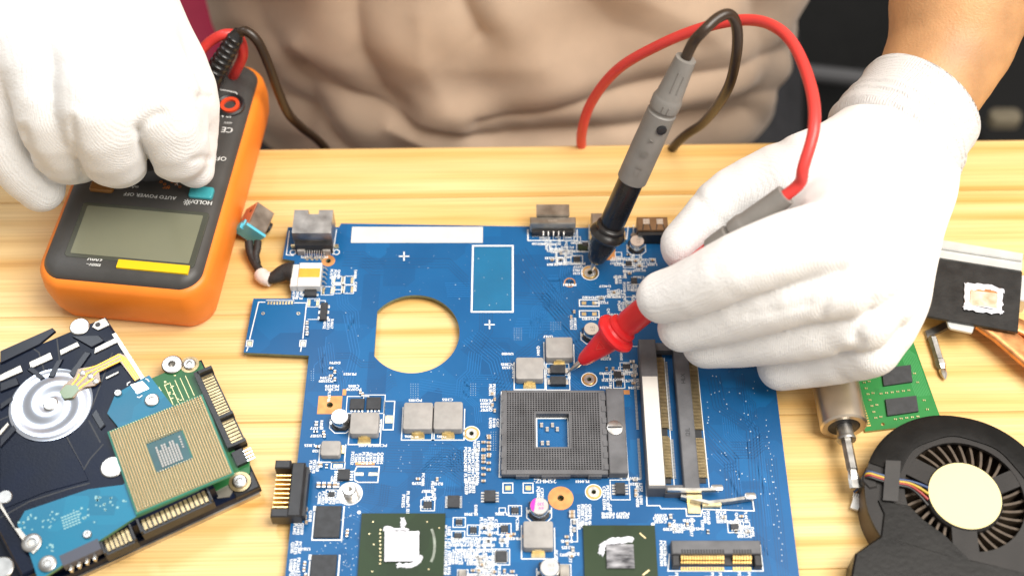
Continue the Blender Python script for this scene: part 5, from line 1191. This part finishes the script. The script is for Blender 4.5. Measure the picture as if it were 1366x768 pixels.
# upper drive: dark casting up, spindle, ribbon, blue-green board round the edge
BZ = .0168
C1 = at(139, 419, BZ)[:2]; dl = np.array([cos(R(-54.5)), sin(R(-54.5))]); dw = np.array([cos(R(29)), sin(R(29))])
C2 = C1 + dl * .0885; C3 = C2 - dw * .070; C0 = C1 - dw * .070
hd_ = thing('hard_drive', 'hard drive with dark ribbed casting, silver spindle disc and blue board, on top', 'hard drive', (*((C0 + C2) / 2), .0074), 'two stacked hard drives')
def inset(u, v): return C1 + dl * u - dw * v
k = MB(); k.prism([inset(0, 0), inset(.0885, 0), inset(.0885, .07), inset(0, .07)], .0074, BZ - .0022); shell = obj('case', k, M['cast'], hd_, smooth=0)
def pl(mb, pts, z0, z1, c=0.0): mb.prism([at(x, y, z1)[:2] for x, y in pts], z0, z1, c=c); return mb
# upper skin with rounded far corner
k = MB(); rc_ = [inset(.0055, .0004), inset(.0015, .0025), inset(.0004, .0065), inset(.0004, .069), inset(.088, .0695), inset(.088, .0004)]; k.prism(rc_, BZ - .0022, BZ - .0008, c=.0006); obj('casting', k, M['cast'], hd_, smooth=0)
obj('side_rail', MB().prism([inset(.010, .0), inset(.060, .0), inset(.060, .0016), inset(.010, .0016)], BZ - .004, BZ - .0002), M['rim_metal'], hd_, smooth=0)
BZT = BZ - .0008
# raised spokes / facets of the casting
for pts in ([(0, 484), (52, 459), (74, 441), (70, 437), (0, 468)], [(96, 448), (122, 463), (139, 454), (132, 447)], [(0, 522), (26, 512), (22, 503), (0, 511)], [(76, 480), (64, 502), (71, 503), (84, 478)], [(36, 492), (54, 506), (60, 503), (42, 488)],
            [(114, 468), (92, 498), (98, 503), (121, 470)], [(0, 585), (18, 566), (22, 572), (0, 596)], [(122, 552), (134, 572), (140, 566), (128, 545)], [(0, 538), (16, 528), (18, 533), (0, 546)]):
    obj('casting_rib', pl(MB(), pts, BZT - .0003, BZT + .0009, .0003), M['cast_rib'], hd_, smooth=0)
for pts in ([(0, 508), (30, 495), (27, 487), (0, 500)], [(41, 491), (70, 478), (67, 470), (39, 483)], [(81, 473), (106, 461), (103, 456), (80, 467)], [(126, 471), (157, 456), (155, 450), (127, 464)], [(27, 461), (48, 451), (46, 448), (26, 458)], [(0, 580), (12, 566), (10, 563), (0, 574)], [(142, 505), (158, 497), (158, 495), (141, 503)]):
    obj('machined_strip', pl(MB(), pts, BZT - .0002, BZT + .0007), M['rim_metal'], hd_, smooth=0)
for x, y, r, mt_ in ((106.5, 436, .0038, 'steel_dull'), (18.5, 468, .0017, 'steel_dull'), (150, 623, .0042, 'steel_dull'), (7, 663, .0026, 'steel_dull'), (3, 757, .0040, 'steel_dull')):
    q = at(x, y, BZT); obj('rivet', MB().lathe([(r, BZT - .0003), (r, BZT + .0004), (r * .9, BZT + .0007)], (q[0], q[1], 0), 28), M[mt_], hd_)
obj('corner_tab', pl(MB(), [(123, 436), (127, 429), (140, 424), (146, 433), (131, 440)], BZT - .0004, BZT + .0006), M['rim_metal'], hd_); q = at(131, 434, BZT); obj('tab_hole', MB().lathe([(.0010, BZT), (.0010, BZT + .0007)], (q[0], q[1], 0), 16), M['black'], hd_)
gv = MB()
for pts in ([(84, 572), (98, 600), (112, 626), (120, 612), (138, 592)], [(118, 560), (134, 590)], [(0, 690), (40, 668), (90, 652), (120, 644)], [(150, 470), (138, 502), (122, 545)], [(30, 455), (52, 470), (60, 498)], [(0, 560), (18, 552)], [(76, 452), (80, 486)]): gv.strip([at(x, y, BZT)[:2] for x, y in pts], .0005, BZT + .00004)
obj('casting_groove', gv, M['black'], hd_, smooth=0, kind='stuff')
obj('casting_step', pl(MB(), [(0, 600), (26, 590), (60, 586), (84, 576), (110, 622), (118, 640), (60, 656), (30, 668), (0, 680)], BZT - .0003, BZT + .0003, .0002), M['cast'], hd_, smooth=0)
q = at(68.5, 540, BZT); k = MB(); n_t = 120; tt = np.arange(n_t) * 2 * pi / n_t; Ls = []
for r_ in np.concatenate([[.0152, .0152], np.linspace(.0150, .0028, 60)]):
    z_ = BZT - .0003 if not Ls else BZT + .0006 + 0.00034 * np.sin(2 * pi * r_ / .0088 + tt) * min(1, (.0153 - r_) / .0015)
    Ls.append(np.column_stack([q[0] + r_ * np.cos(tt), q[1] + r_ * np.sin(tt), np.full(n_t, z_) if np.isscalar(z_) else z_]))
k.loft(Ls); sp_ = obj('spindle_disc', k, M['spindle'], hd_, smooth=40)
obj('spindle_hub', MB().lathe([(.0028, BZT), (.0028, BZT + .0010), (.0024, BZT + .0013)], (q[0], q[1], 0), 30), M['steel_dull'], sp_)
spir = [(q[0] + (.0035 + .0016 * a) * cos(a + 1.9), q[1] + (.0035 + .0016 * a) * sin(a + 1.9)) for a in np.linspace(0, 6.2, 60)]

# amber flex ribbon with three solder dots
k = MB(); k.prism([at(x, y, BZT + .0012)[:2] for x, y in ((80, 522), (86, 512), (100, 502), (104, 492), (112, 490), (128, 488), (160, 471), (168, 474), (187, 504), (180, 508), (160, 482), (132, 496), (134, 508), (126, 514), (112, 516), (98, 530), (86, 531))], BZT + .0006, BZT + .0012); fx_ = obj('flex_ribbon', k, M['flex_base'], hd_, smooth=0)
k = MB()
for o in (-3.6, 0, 3.6): k.strip([at(x, y, BZT + .0013)[:2] for x, y in ((114 + o * 2.2, 499 + o * 1.1), (130 + o * .2, 491 + o), (161 + o * .7, 476 + o), (166 - o * .6, 480 + o * .4), (183 - o * .7, 505 + o * .5))], .00055, BZT + .0013)
for o in (-4.5, 0, 4.5): k.strip([at(x, y, BZT + .0013)[:2] for x, y in ((116 + o * 1.9, 500 + o * 1.0), (106 + o * .8, 510 + o), (92 + o * .6, 524 + o * .7))], .0006, BZT + .0013)
obj('flex_track', k, M['flex'], fx_, smooth=0); k = MB()
for x, y in ((110, 497), (120.5, 501.5), (128, 508)): p = at(x, y, BZT + .0013); k.lathe([(.0012, BZT + .0010), (.0012, BZT + .0015), (.0007, BZT + .0017)], (p[0], p[1], 0), 16)
obj('solder_dot', k, M['tin'], fx_); obj('flex_end', pl(MB(), [(79, 523), (88, 513), (102, 513), (106, 519), (96, 530), (85, 531)], BZT + .0008, BZT + .00135), M['flex_green'], fx_, smooth=0)
# board
bpx = [(143, 551), (154, 525), (193, 503), (199, 500), (234, 546), (262, 596), (264, 652), (182, 688), (60, 768), (52, 776), (40, 740), (23, 699), (33, 681), (118, 652), (164, 646), (190, 620), (156, 567)]
k = plate([[at(x, y, BZ + .0006)[:2] for x, y in bpx]], BZ - .0009, BZ + .0006); hb = obj('circuit_board', k, [M['hdd_blue'], M['hdd_edge']], hd_, smooth=0)
ZH = BZ + .0006
k = MB(); pass
for i in range(64):
    x, y = random.choice(((44, 690), (60, 700), (68, 690), (32, 698), (130, 665), (136, 676), (150, 668), (108, 682), (118, 690), (66, 732))); x += random.gauss(0, 5); y += random.gauss(0, 4); p = at(x, y, ZH); s_ = random.uniform(.0002, .00042); k.box(p[0] - s_, p[0] + s_, p[1] - s_, p[1] + s_, ZH, ZH + .0001)
for i in range(6):
    for j in range(5): p = at(83 + i * 3.9 + j * .9, 690 - i * 1.6 + j * 3.6, ZH); k.box(p[0] - .00042, p[0] + .00042, p[1] - .00028, p[1] + .00028, ZH, ZH + .0001)
obj('board_mark', k, mat('teal_board_print', (.22, .42, .45), .5), hb, smooth=0, kind='stuff')
obj('bare_pad', pl(MB(), [(174, 513), (190, 508), (199, 518), (183, 525)], ZH, ZH + .00015), M['tin'], hb)
k = MB()
for a in ([(170, 514), (170, 511), (174, 509)], [(194, 505), (197, 506), (199, 509)], [(183, 529), (186, 530), (190, 527)]): k.strip([at(x, y, ZH)[:2] for x, y in a], .0004, ZH + .0001)
obj('corner_mark', k, M['silk'], hb, smooth=0)
for x, y, r in ((203, 534, .0026), (158, 525, .0014), (43, 724, .0034), (64, 752, .0030), (117, 713, .0015)):
    p = at(x, y, ZH); screw(hb, p, ZH + .0004, r, 'steel_dull')
obj('corner_strap', pl(MB(), [(0, 676), (30, 720), (36, 728), (44, 738), (52, 730), (36, 716), (26, 704), (20, 704), (0, 668)], ZH, ZH + .0007), M['rim_metal'], hd_)
# connector blocks on the near edge
du = np.array(at(262, 660, BZ)[:2] - at(82, 742, BZ)[:2]); du /= np.linalg.norm(du); dn = np.array([du[1], -du[0]])
def edge_block(x0, y0, L, n, gold=True):
    O = at(x0, y0, BZ)[:2]; P_ = lambda a, b: O + du * a + dn * b
    b_ = MB(); b_.prism([P_(0, -.0005), P_(L, -.0005), P_(L, .0062), P_(0, .0062)], BZ - .0068, BZ - .0022); b_.prism([P_(0, -.0005), P_(.0007, -.0005), P_(.0007, .0060), P_(0, .0060)], BZ - .005, BZ - .0002); b_.prism([P_(L - .0007, -.0005), P_(L, -.0005), P_(L, .006), P_(L - .0007, .006)], BZ - .005, BZ - .0002)
    o = obj('sata_connector', b_, M['black'], hd_, smooth=0); c_ = MB()
    for i in range(n): a = .0012 + (L - .0024) * (i + .5) / n; w_ = (L - .0024) / n * .34; c_.prism([P_(a - w_, .0), P_(a + w_, .0), P_(a + w_, .0052), P_(a - w_, .0052)], BZ - .0024, BZ - .0016)
    if gold: obj('gold_contact', c_, M['comb'], o, smooth=0, kind='stuff')
edge_block(131, 718, .0115, 6); edge_block(180, 690, .0265, 14); O = at(80, 742, BZ)[:2]
k = MB(); k.prism([O, O + du * .0135, O + du * .0135 + dn * .0042, O + dn * .0042], BZ - .003, BZ + .0008); obj('jumper_block', k, mat('slate_plastic', (.06, .065, .09), .5), hd_, smooth=0)
k = MB()
for i in range(4): a = O + du * (.002 + i * .0028) + dn * .0050; k.box(a[0] - .0004, a[0] + .0004, a[1] - .001, a[1] + .0008, BZ - .003, BZ - .001)
obj('jumper_pin', k, M['tin'], hd_, smooth=0, kind='stuff')

# processor, pins up
cq = [at(*p, ZH + .0013) for p in ((138, 574), (270, 533), (319, 627), (180, 683))]; cc_ = sum(cq) / 4
v1 = ((cq[1] - cq[0]) + (cq[2] - cq[3])) / 2; v2 = ((cq[1] - cq[2]) + (cq[0] - cq[3])) / 2
an = (math.atan2(v1[1], v1[0]) + math.atan2(v2[1], v2[0]) - pi / 2) / 2; S = (np.linalg.norm(v1) + np.linalg.norm(v2)) / 4
cpu = thing('processor', 'square processor with gold pins facing up, lying across the two drives', 'processor', (cc_[0], cc_[1], ZH))
u1 = np.array([cos(an), sin(an)]); u2 = np.array([-sin(an), cos(an)])
def Cp(a, b): return cc_[:2] + u1 * a + u2 * b
M['cpu_green'] = pcb_material('processor_substrate', (.010, .16, .105), (.012, .17, .115), (.010, .15, .10), 80); M['cpu_core'] = mat('core_window', (.003, .060, .072), .4, var=.2, vs=200); M['cpu_edge'] = mat('substrate_edge', (.05, .26, .16), .5)
ZC = ZH + .0012
def cpr(a0, a1, b0, b1): return [Cp(a0, b0), Cp(a1, b0), Cp(a1, b1), Cp(a0, b1)]
obj('substrate', plate([cpr(-S, S, -S, S)], ZH, ZC), [M['cpu_green'], M['cpu_edge']], cpu, smooth=0)
n = 36; pt_ = (2 * S - .0012) / n; core = 7
k = MB(); kb = MB(); wv2 = np.array([u1, u2])
for i in range(n):
    for j in range(n):
        if abs(i - 17.3) < core and abs(j - 18.0) < core: continue
        c_ = Cp(-S + .0006 + (i + .5) * pt_, -S + .0006 + (j + .5) * pt_); a = pt_ * .24
        sq = lambda s, z: np.array([(*(c_ + u1 * x * s + u2 * y * s), z) for x, y in ((-1, -1), (1, -1), (1, 1), (-1, 1))])
        k.loft([sq(a, ZC), sq(a * .8, ZC + .0011), sq(a * .5, ZC + .0013)], False, True)
        kb.add(sq(pt_ * .43, ZC + .00005), [(0, 1, 2, 3)])
obj('pin_grid', k, mat('pin_gold', (.88, .72, .45), .38, .8), cpu, smooth=0, kind='stuff'); obj('pad_grid', kb, mat('pin_base', (.33, .25, .135), .5), cpu, smooth=0, kind='stuff')
cr = pt_ * core * .96; ox = (17.3 - 17.5) * pt_; oy = .5 * pt_
cw = obj('core_window', MB().prism(cpr(ox - cr, ox + cr, oy - cr, oy + cr), ZC, ZC + .0001), M['cpu_core'], cpu, smooth=0); k = MB()
for i in range(8):
    a = ox - cr * .62 + i * cr * .155
    for j in range(9): b2 = oy - cr * .80 + j * cr * .155 - (0 if i % 3 else .0); k.prism(cpr(a, a + cr * .10, b2, b2 + cr * .13), ZC + .0001, ZC + .0005) if not (j > 6 and i % 3 == 1) else None
for j in range(5): b2 = oy - cr * .1 + j * cr * .17; k.prism(cpr(ox + cr * .74, ox + cr * .84, b2, b2 + cr * .10), ZC + .0001, ZC + .0003)
obj('core_capacitors', k, mat('silver_caps', (.34, .33, .31), .45, .3), cw, smooth=0, kind='stuff')
# ---------------------------------------------------------------- memory stick
ram = thing('memory_module', 'green memory module with black chips lying under the gloved hand', 'memory module', (*at(1215, 520)[:2], 0))
RB = at(1257, 563, .0012)[:2]; ph = R(7.5); ru = np.array([cos(ph), sin(ph)]); rv = np.array([-sin(ph), cos(ph)])
def Rm(a, b): return RB - ru * a + rv * b
M['ram_green'] = pcb_material('memory_green_mask', (.018, .20, .040), (.020, .215, .045), (.016, .18, .036), 70)
M['ram_edge'] = mat('memory_edge', (.42, .34, .12), .6)
rbp = plate([[Rm(0, 0), Rm(0, .0676), Rm(.030, .0676), Rm(.030, .0)], [Rm(.0035 + .0007 * cos(a) + .019, .0022 + .0007 * sin(a)) for a in np.arange(10) * 2 * pi / 10]], .0002, .0012)
rb = obj('circuit_board', rbp, [M['ram_green'], M['ram_edge']], ram, smooth=0)
for pts in ([(1176, 491), (1215, 486), (1217.5, 508.6), (1179, 514)], [(1181, 532), (1222.5, 527), (1225.6, 548), (1184, 554)]):
    obj('memory_chip', MB().prism([at(x, y, .0022)[:2] for x, y in pts], .0012, .0022, c=.0001), M['chip'], ram, smooth=0)
for b0 in (.032, .046): obj('memory_chip', MB().prism([Rm(.0085, b0), Rm(.0085, b0 + .009), Rm(.0205, b0 + .009), Rm(.0205, b0)], .0012, .0022, c=.0001), M['chip'], ram, smooth=0)
k = MB(); tn = MB()
for i in range(60):
    b = .002 + i * .00107; k.prism([Rm(.0272, b), Rm(.0272, b + .0006), Rm(.0298, b + .0006), Rm(.0298, b)], .0012, .00128)
for bx_, by_ in [(.0245, .005 + i * .0026) for i in range(9)] + [(.0225, .0052 + i * .0052) for i in range(4)] + [(.0085 + i * .0022, .0035) for i in range(5)] + [(.0085 + i * .0022, .0150) for i in range(6)] + [(.004, .006), (.004, .010), (.004, .018), (.004, .022)] + [(.019 - i * .002, .0274) for i in range(5)]:
    p = Rm(bx_, by_); tn.box(p[0] - .0005, p[0] - .00015, p[1] - .0003, p[1] + .0003, .0012, .0016); tn.box(p[0] + .00015, p[0] + .0005, p[1] - .0003, p[1] + .0003, .0012, .0016)
kt = MB()
for i in range(10): kt.strip([Rm(.001 + i * .0006, .012 + .0 * i), Rm(.001 + i * .0006, .030), Rm(.004 + i * .0006, .034)], .00022, .00123)
obj('trace', kt, mat('green_trace', (.05, .30, .09), .4), ram, smooth=0, kind='stuff')
obj('gold_finger', k, M['gold'], ram, smooth=0, kind='stuff'); obj('solder_part', tn, M['pale_gold'], ram, smooth=0, kind='stuff')

# ---------------------------------------------------------------- screwdriver under the hand
M['satin'] = mat('satin_nickel', (.66, .57, .46), .38, 1.0, var=.08, vs=120, rvar=.08)
T = at(1142, 652, .0096); E_ = at(1126, 570, .0088); ax = E_ - T; ax /= np.linalg.norm(ax); q0 = np.linalg.norm(E_ - T)
sd = thing('screwdriver', 'satin metal screwdriver with flat blade pointing out from under the gloved hand', 'screwdriver', (*T[:2], 0))
hx = np.cross(ax, (0, 0, 1)); hx /= np.linalg.norm(hx)
obj('handle', MB().lathe([(.0058, q0 + .0008), (.0060, q0 + .0002), (.0080, q0), (.0087, q0 + .0007), (.0087, q0 + .036), (.0080, q0 + .038)], T, 48, ax), M['satin'], sd)
obj('bore', MB().lathe([(.0059, q0 + .0004), (.0056, q0 + .0003), (.0020, q0 + .0002)], T, 30, ax, cap0=False), M['black'], sd)
obj('collar', MB().lathe([(.0034, q0 - .0056), (.0036, q0 - .0050), (.0034, q0 - .0042), (.0031, q0 - .004), (.0029, q0 + .001)], T, 28, ax), M['steel_dull'], sd)
vz = np.cross(hx, ax)
def hexl(s, r, w_=1.0, t_=1.0): return np.array([T + ax * s + hx * (r * w_ * cos(a)) + vz * (r * t_ * sin(a)) for a in np.arange(6) * pi / 3])
k = MB(); k.loft([hexl(.0005, .0022, 1, .14), hexl(.0040, .0022, 1, .20), hexl(.0072, .0017, 1, .8), hexl(.0078, .0020), hexl(q0 - .005, .0021)]); obj('flat_blade', k, M['steel_dull'], sd, smooth=0)

# ---------------------------------------------------------------- small loose bit and a steel strip
bt = thing('screwdriver_bit', 'thin steel precision screwdriver bit lying beside the green memory module', 'tool bit', (*at(1250, 475)[:2], 0))
a_, b_ = at(1243, 448, .0022), at(1261, 506, .0016); xx = b_ - a_; l_ = np.linalg.norm(xx)
obj('shank', MB().lathe([(.0012, 0), (.0018, .001), (.0018, l_ * .55), (.0021, l_ * .57), (.0021, l_ * .68), (.0012, l_ * .78)], a_, 6, xx), M['steel_dull'], bt, smooth=0)
obj('tip', MB().lathe([(.0012, l_ * .77), (.0015, l_ * .80), (.0014, l_ * .90), (.0003, l_)], a_, 8, xx), M['steel'], bt)
ss = MB(); ss.prism([at(x, y, .0016)[:2] for x, y in ((1234, 441), (1262, 428), (1265, 437), (1237, 451))], 0, .0016, c=.0003)
o = obj('steel_strip', ss, M['steel_dull'], None, smooth=0); o['label'] = 'short brushed steel strip poking out from beneath the black heat sink plate'; o['category'] = 'metal strip'

# ---------------------------------------------------------------- heat sink with copper contact
M['alu'] = mat('aluminium_sheet', (.66, .67, .66), .4, .55, var=.08, vs=120); M['matte_black'] = mat('matte_black_film', (.010, .0095, .009), .42, var=.4, vs=160, rvar=.15, bump=.1, bs=900)
hs = thing('heat_sink', 'black heat sink plate with pasted copper square and copper heat pipe', 'heat sink', (*at(1310, 390)[:2], 0)); ZP = .0120
def hp_(pts, z): return [at(x, y, z)[:2] for x, y in pts]
obj('black_plate', MB().prism(hp_([(1247, 344), (1364, 362.5), (1358, 443), (1234, 421)], ZP), ZP - .0012, ZP, c=.0002), M['matte_black'], hs, smooth=0)
cs = obj('copper_square', MB().prism(hp_([(1289, 377), (1338, 385), (1336, 417), (1286, 411)], ZP + .0006), ZP, ZP + .0006), M['copper'], hs, smooth=0)
def B2(p, z): return at(p[0], p[1], z)
def smear2(pts, z, h, parent, seed, mt):
    r = np.random.default_rng(seed); p = smooth_path([at(*q, z) for q in pts] + [at(*pts[0], z)], 8)[:-1, :2]; p = p + r.normal(size=p.shape) * .00026; ce = p.mean(0)
    mb = MB(); mb.loft([np.column_stack([p, np.full(len(p), z)]), np.column_stack([ce + (p - ce) * .92, z + h * (.5 + .5 * r.random(len(p)))]), np.column_stack([ce + (p - ce) * .8, z + h * (.6 + .5 * r.random(len(p)))])], False, True); return obj('paste_smear', mb, mt, parent, smooth=60)
zc = ZP + .0006
for i, pts in enumerate(([(1289, 378), (1318, 379), (1338, 386), (1336, 390), (1315, 386), (1293, 386)], [(1287, 378), (1294, 380), (1293, 408), (1286, 410)], [(1287, 405), (1310, 411), (1336, 413), (1336, 418), (1305, 416), (1287, 412)], [(1330, 387), (1338, 388), (1336, 416), (1331, 414)])): smear2(pts, zc, .00035, cs, i + 20, M['paste'])
M['film'] = mat('grey_smudge', (.11, .105, .10), .5, var=.6, vs=240)
obj('copper_film', MB().prism(hp_([(1295, 387), (1330, 391), (1330, 412), (1294, 406)], zc + .00012), zc, zc + .00012), mat('pasted_copper', (.62, .36, .22), .5, .3, c2=(.80, .66, .56), vs=220), cs, smooth=0)
br = MB(); br.prism(hp_([(1256, 320), (1365, 338), (1364, 347), (1254, 330)], ZP + .002), ZP + .0010, ZP + .002); br.prism(hp_([(1254, 329), (1364, 347), (1363, 361), (1250, 343)], ZP + .0006), 0, ZP + .0006); obj('folded_bracket', br, M['alu'], hs, smooth=0)
obj('spring_foot', MB().prism(hp_([(1262, 424), (1301, 432), (1298, 442), (1296, 444), (1268, 438), (1265, 435)], .0105), .0096, .0105, c=.0003), M['alu'], hs, smooth=0)
obj('spring_foot', MB().prism(hp_([(1362, 366), (1372, 367), (1372, 402), (1360, 400)], .0080), .0, .0080, c=.0004), M['alu'], hs, smooth=0)
def flatpipe(pts, w_, z0, z1):
    p = np.array([at(x, y, z1)[:2] for x, y in pts]); L = []; tg = np.gradient(p, axis=0); tg /= np.linalg.norm(tg, axis=1)[:, None]; h = (z1 - z0) / 2
    for q, t in zip(p, tg):
        nn_ = np.array([-t[1], t[0]]); loop = []
        for a in np.arange(20) * 2 * pi / 20:
            cx = np.sign(cos(a)) * abs(cos(a)) ** .5 * w_ / 2; cz = np.sign(sin(a)) * abs(sin(a)) ** .5 * h; loop.append((*(q + nn_ * cx), (z0 + z1) / 2 + cz))
        L.append(np.array(loop))
    return MB().loft(L)
obj('heat_pipe', flatpipe([(1312, 424), (1338, 442), (1366, 466), (1400, 494), (1440, 528)], .0092, .0062, .0100), M['copper'], hs, smooth=50)
obj('heat_pipe', flatpipe([(1350, 428), (1376, 440), (1410, 460), (1450, 490)], .0070, .0062, .0100), M['copper'], hs, smooth=50)
obj('copper_block', MB().prism(hp_([(1290, 376), (1345, 384), (1342, 420), (1286, 412)], ZP - .0012), 0, ZP - .0012), M['copper'], hs, smooth=0)

# ---------------------------------------------------------------- blower fan
M['fan_grey'] = mat('fan_plastic', (.020, .018, .017), .5, var=.2, vs=90, spec=.3, bump=.12, bs=2000); M['fan_tape'] = mat('black_tape', (.006, .0055, .005), .34, var=.35, vs=90, rvar=.1, spec=.25, bump=.12, bs=500)
M['fan_blade'] = mat('dusty_blade', (.075, .052, .033), .6, var=.3, vs=300); M['cream'] = mat('cream_sticker', (.80, .68, .33), .55, var=.02, vs=40); M['fan_tape2'] = mat('grey_tape', (.028, .026, .025), .55, var=.2, vs=120)
FZ = .0125; fc = at(1287, 661, FZ); fx0, fy0 = fc[0], fc[1]
fan = thing('blower_fan', 'black laptop blower fan with a round cream sticker on its hub', 'fan', (fx0, fy0, 0))
def fr_(a):
    d = (math.degrees(a) + 360) % 360
    return .0318 + .0040 * max(0, min(1, (d - 80) / 110)) if d < 290 else .0318 + .004 * max(0, (360 - d) / 70)
def fp(r, a): return (fx0 + r * cos(a), fy0 + r * sin(a))
aa = np.arange(72) * 2 * pi / 72; outer = [fp(fr_(a), a) for a in aa]
k = MB(); k.loft([np.array([(*p, 0) for p in outer]), np.array([(*p, FZ - .0014) for p in outer])], False, False); k.loft([np.array([(*fp(fr_(a) - .001, a), .001) for a in aa]), np.array([(*fp(fr_(a) - .001, a), FZ - .0014) for a in aa])], False, False); k.add([(*p, .0008) for p in outer], [tuple(range(72))]); k.add([(*p, .0002) for p in outer], [tuple(range(71, -1, -1))])
obj('side_wall', k, mat('fan_wall', (.075, .050, .032), .5, var=.2, vs=120), fan, smooth=40)
RO = .0212
obj('top_plate', plate([outer, [fp(RO, a) for a in np.arange(48) * 2 * pi / 48]], FZ - .0014, FZ), [M['fan_grey'], M['fan_grey']], fan, smooth=0)
k = MB(); aA = np.linspace(R(-35), R(158), 50); k.loft([np.array([(*fp(r_, a), FZ + .0004) for a in aA]) for r_ in ()] or [np.array([(*fp(fr_(a) - .0003, a), FZ - .0020) for a in aA]), np.array([(*fp(fr_(a) + .0002, a), FZ + .0002) for a in aA]), np.array([(*fp(fr_(a) - .0012, a), FZ + .0006) for a in aA]), np.array([(*fp(RO + .0022 + .0003 * sin(9 * a), a), FZ + .0005) for a in aA]), np.array([(*fp(RO + .0021 + .0003 * sin(9 * a), a), FZ) for a in aA])], False, False, closed=False); obj('tape_ring', k, M['fan_tape'], fan, smooth=50)
RH = .0128
hub = obj('hub', MB().lathe([(RH + .0008, .002), (RH + .0008, FZ - .0006), (RH + .0002, FZ + .0002)], (fx0, fy0, 0), 48), M['fan_grey'], fan); obj('hub_sticker', MB().lathe([(RH, FZ), (RH, FZ + .0004)], (fx0, fy0, 0), 56), M['cream'], hub)
for k_ in range(3):
    a = R((143, 18, 258)[k_]); w_ = (.40, .34, .46)[k_]
    pts = [fp(RH, a - w_ * .75), fp(RO + .0006, a - w_ * .35), fp(RO + .0006, a + w_ * .55), fp(RH, a + w_ * .75)]; obj('spoke', MB().prism(pts, FZ - .0016, FZ - .0002), M['fan_grey'], fan, smooth=0)
NB = 34; k = MB(); bl_ = []
for j in range(6): r_ = .0135 + j * .0016; a = .030 * j; bl_.append((r_ * cos(a), r_ * sin(a)))
k.strip(bl_, .0009, .0102, .0080); me = None
b0 = obj('blade', k, M['fan_blade'], None, smooth=0); b0.parent = fan
for i in range(1, NB): inst(b0, (0, 0, 0), fan, 'blade', i * 2 * pi / NB)
dpx = [(1131, 790), (1141, 737), (1176, 713), (1260, 737), (1366, 762), (1430, 775), (1430, 880), (1126, 880)]
obj('duct', MB().prism([at(x, y, FZ + .001)[:2] for x, y in dpx], 0, FZ + .001, c=.0007), M['fan_tape'], fan, smooth=0)
obj('duct_flap', MB().prism([at(x, y, FZ + .0016)[:2] for x, y in ((1172, 665), (1180, 683), (1176, 716), (1240, 735), (1300, 750), (1262, 712), (1232, 690), (1214, 672), (1190, 668))], FZ - .0002, FZ + .0008, c=.0004), M['fan_tape'], fan, smooth=0)
obj('wire_tape', MB().prism([at(x, y, FZ + .0022)[:2] for x, y in ((1182, 613), (1202, 614), (1198, 668), (1178, 666))], FZ + .0017, FZ + .0020), M['fan_tape2'], fan, smooth=0)
obj('wire_clip', MB().prism([at(x, y, FZ)[:2] for x, y in ((1150, 634), (1156, 623), (1165, 628), (1170, 650), (1160, 652), (1150, 642))], .004, FZ + .0006, c=.0005), M['fan_grey'], fan, smooth=0)
cols = [(.03, .06, .15), (.48, .33, .03), (.30, .03, .025), (.015, .015, .015)]; wn = ('blue', 'yellow', 'red', 'black')
for i, c_ in enumerate(cols):
    o_ = i * 2.6
    pth = [at(1139.5 + i * 1.1, 656, .004), at(1146 + i, 650, .006), at(1152, 641 + i, .010), at(1157, 629 + o_ * .9, FZ + .0012), at(1172, 632 + o_, FZ + .0014), at(1192, 638 + o_, FZ + .0012), at(1212, 641 + o_ * 1.1, FZ + .0011), at(1226, 645 + o_ * 1.9, FZ + .0010), at(1238, 650 + o_ * 3.0, FZ + .0002)]
    obj('wire', MB().tube(smooth_path(pth, 6), .00052, 8), mat(wn[i] + '_wire', c_, .4), fan, smooth=60, label=wn[i] + ' fan wire')
k = MB(); p0, p1 = at(1146, 655, .0030), at(1139, 679, .0018); d_ = p1 - p0; l_ = np.linalg.norm(d_); d_ /= l_; s_ = np.cross(d_, (0, 0, 1)); s_ /= np.linalg.norm(s_); n_ = np.cross(s_, d_)
def cs_(t, a, b): return np.array([p0 + d_ * t + s_ * x + n_ * y for x, y in ((-a, -b), (a, -b), (a, b), (-a, b))])
k.loft([cs_(0, .0017, .0012), cs_(l_ * .45, .0017, .0012)]); k.loft([cs_(l_ * .45, .0014, .0009), cs_(l_, .0014, .0009)]); pc = obj('white_plug', k, M['white_plastic'], fan, smooth=0); k = MB()
for i in range(4): k.loft([cs_(l_ * .1, .0002, .0013) + s_ * (-.0012 + i * .0008), cs_(l_ * .4, .0002, .0013) + s_ * (-.0012 + i * .0008)])
obj('plug_slit', k, M['grey_ceramic'], pc, smooth=0)
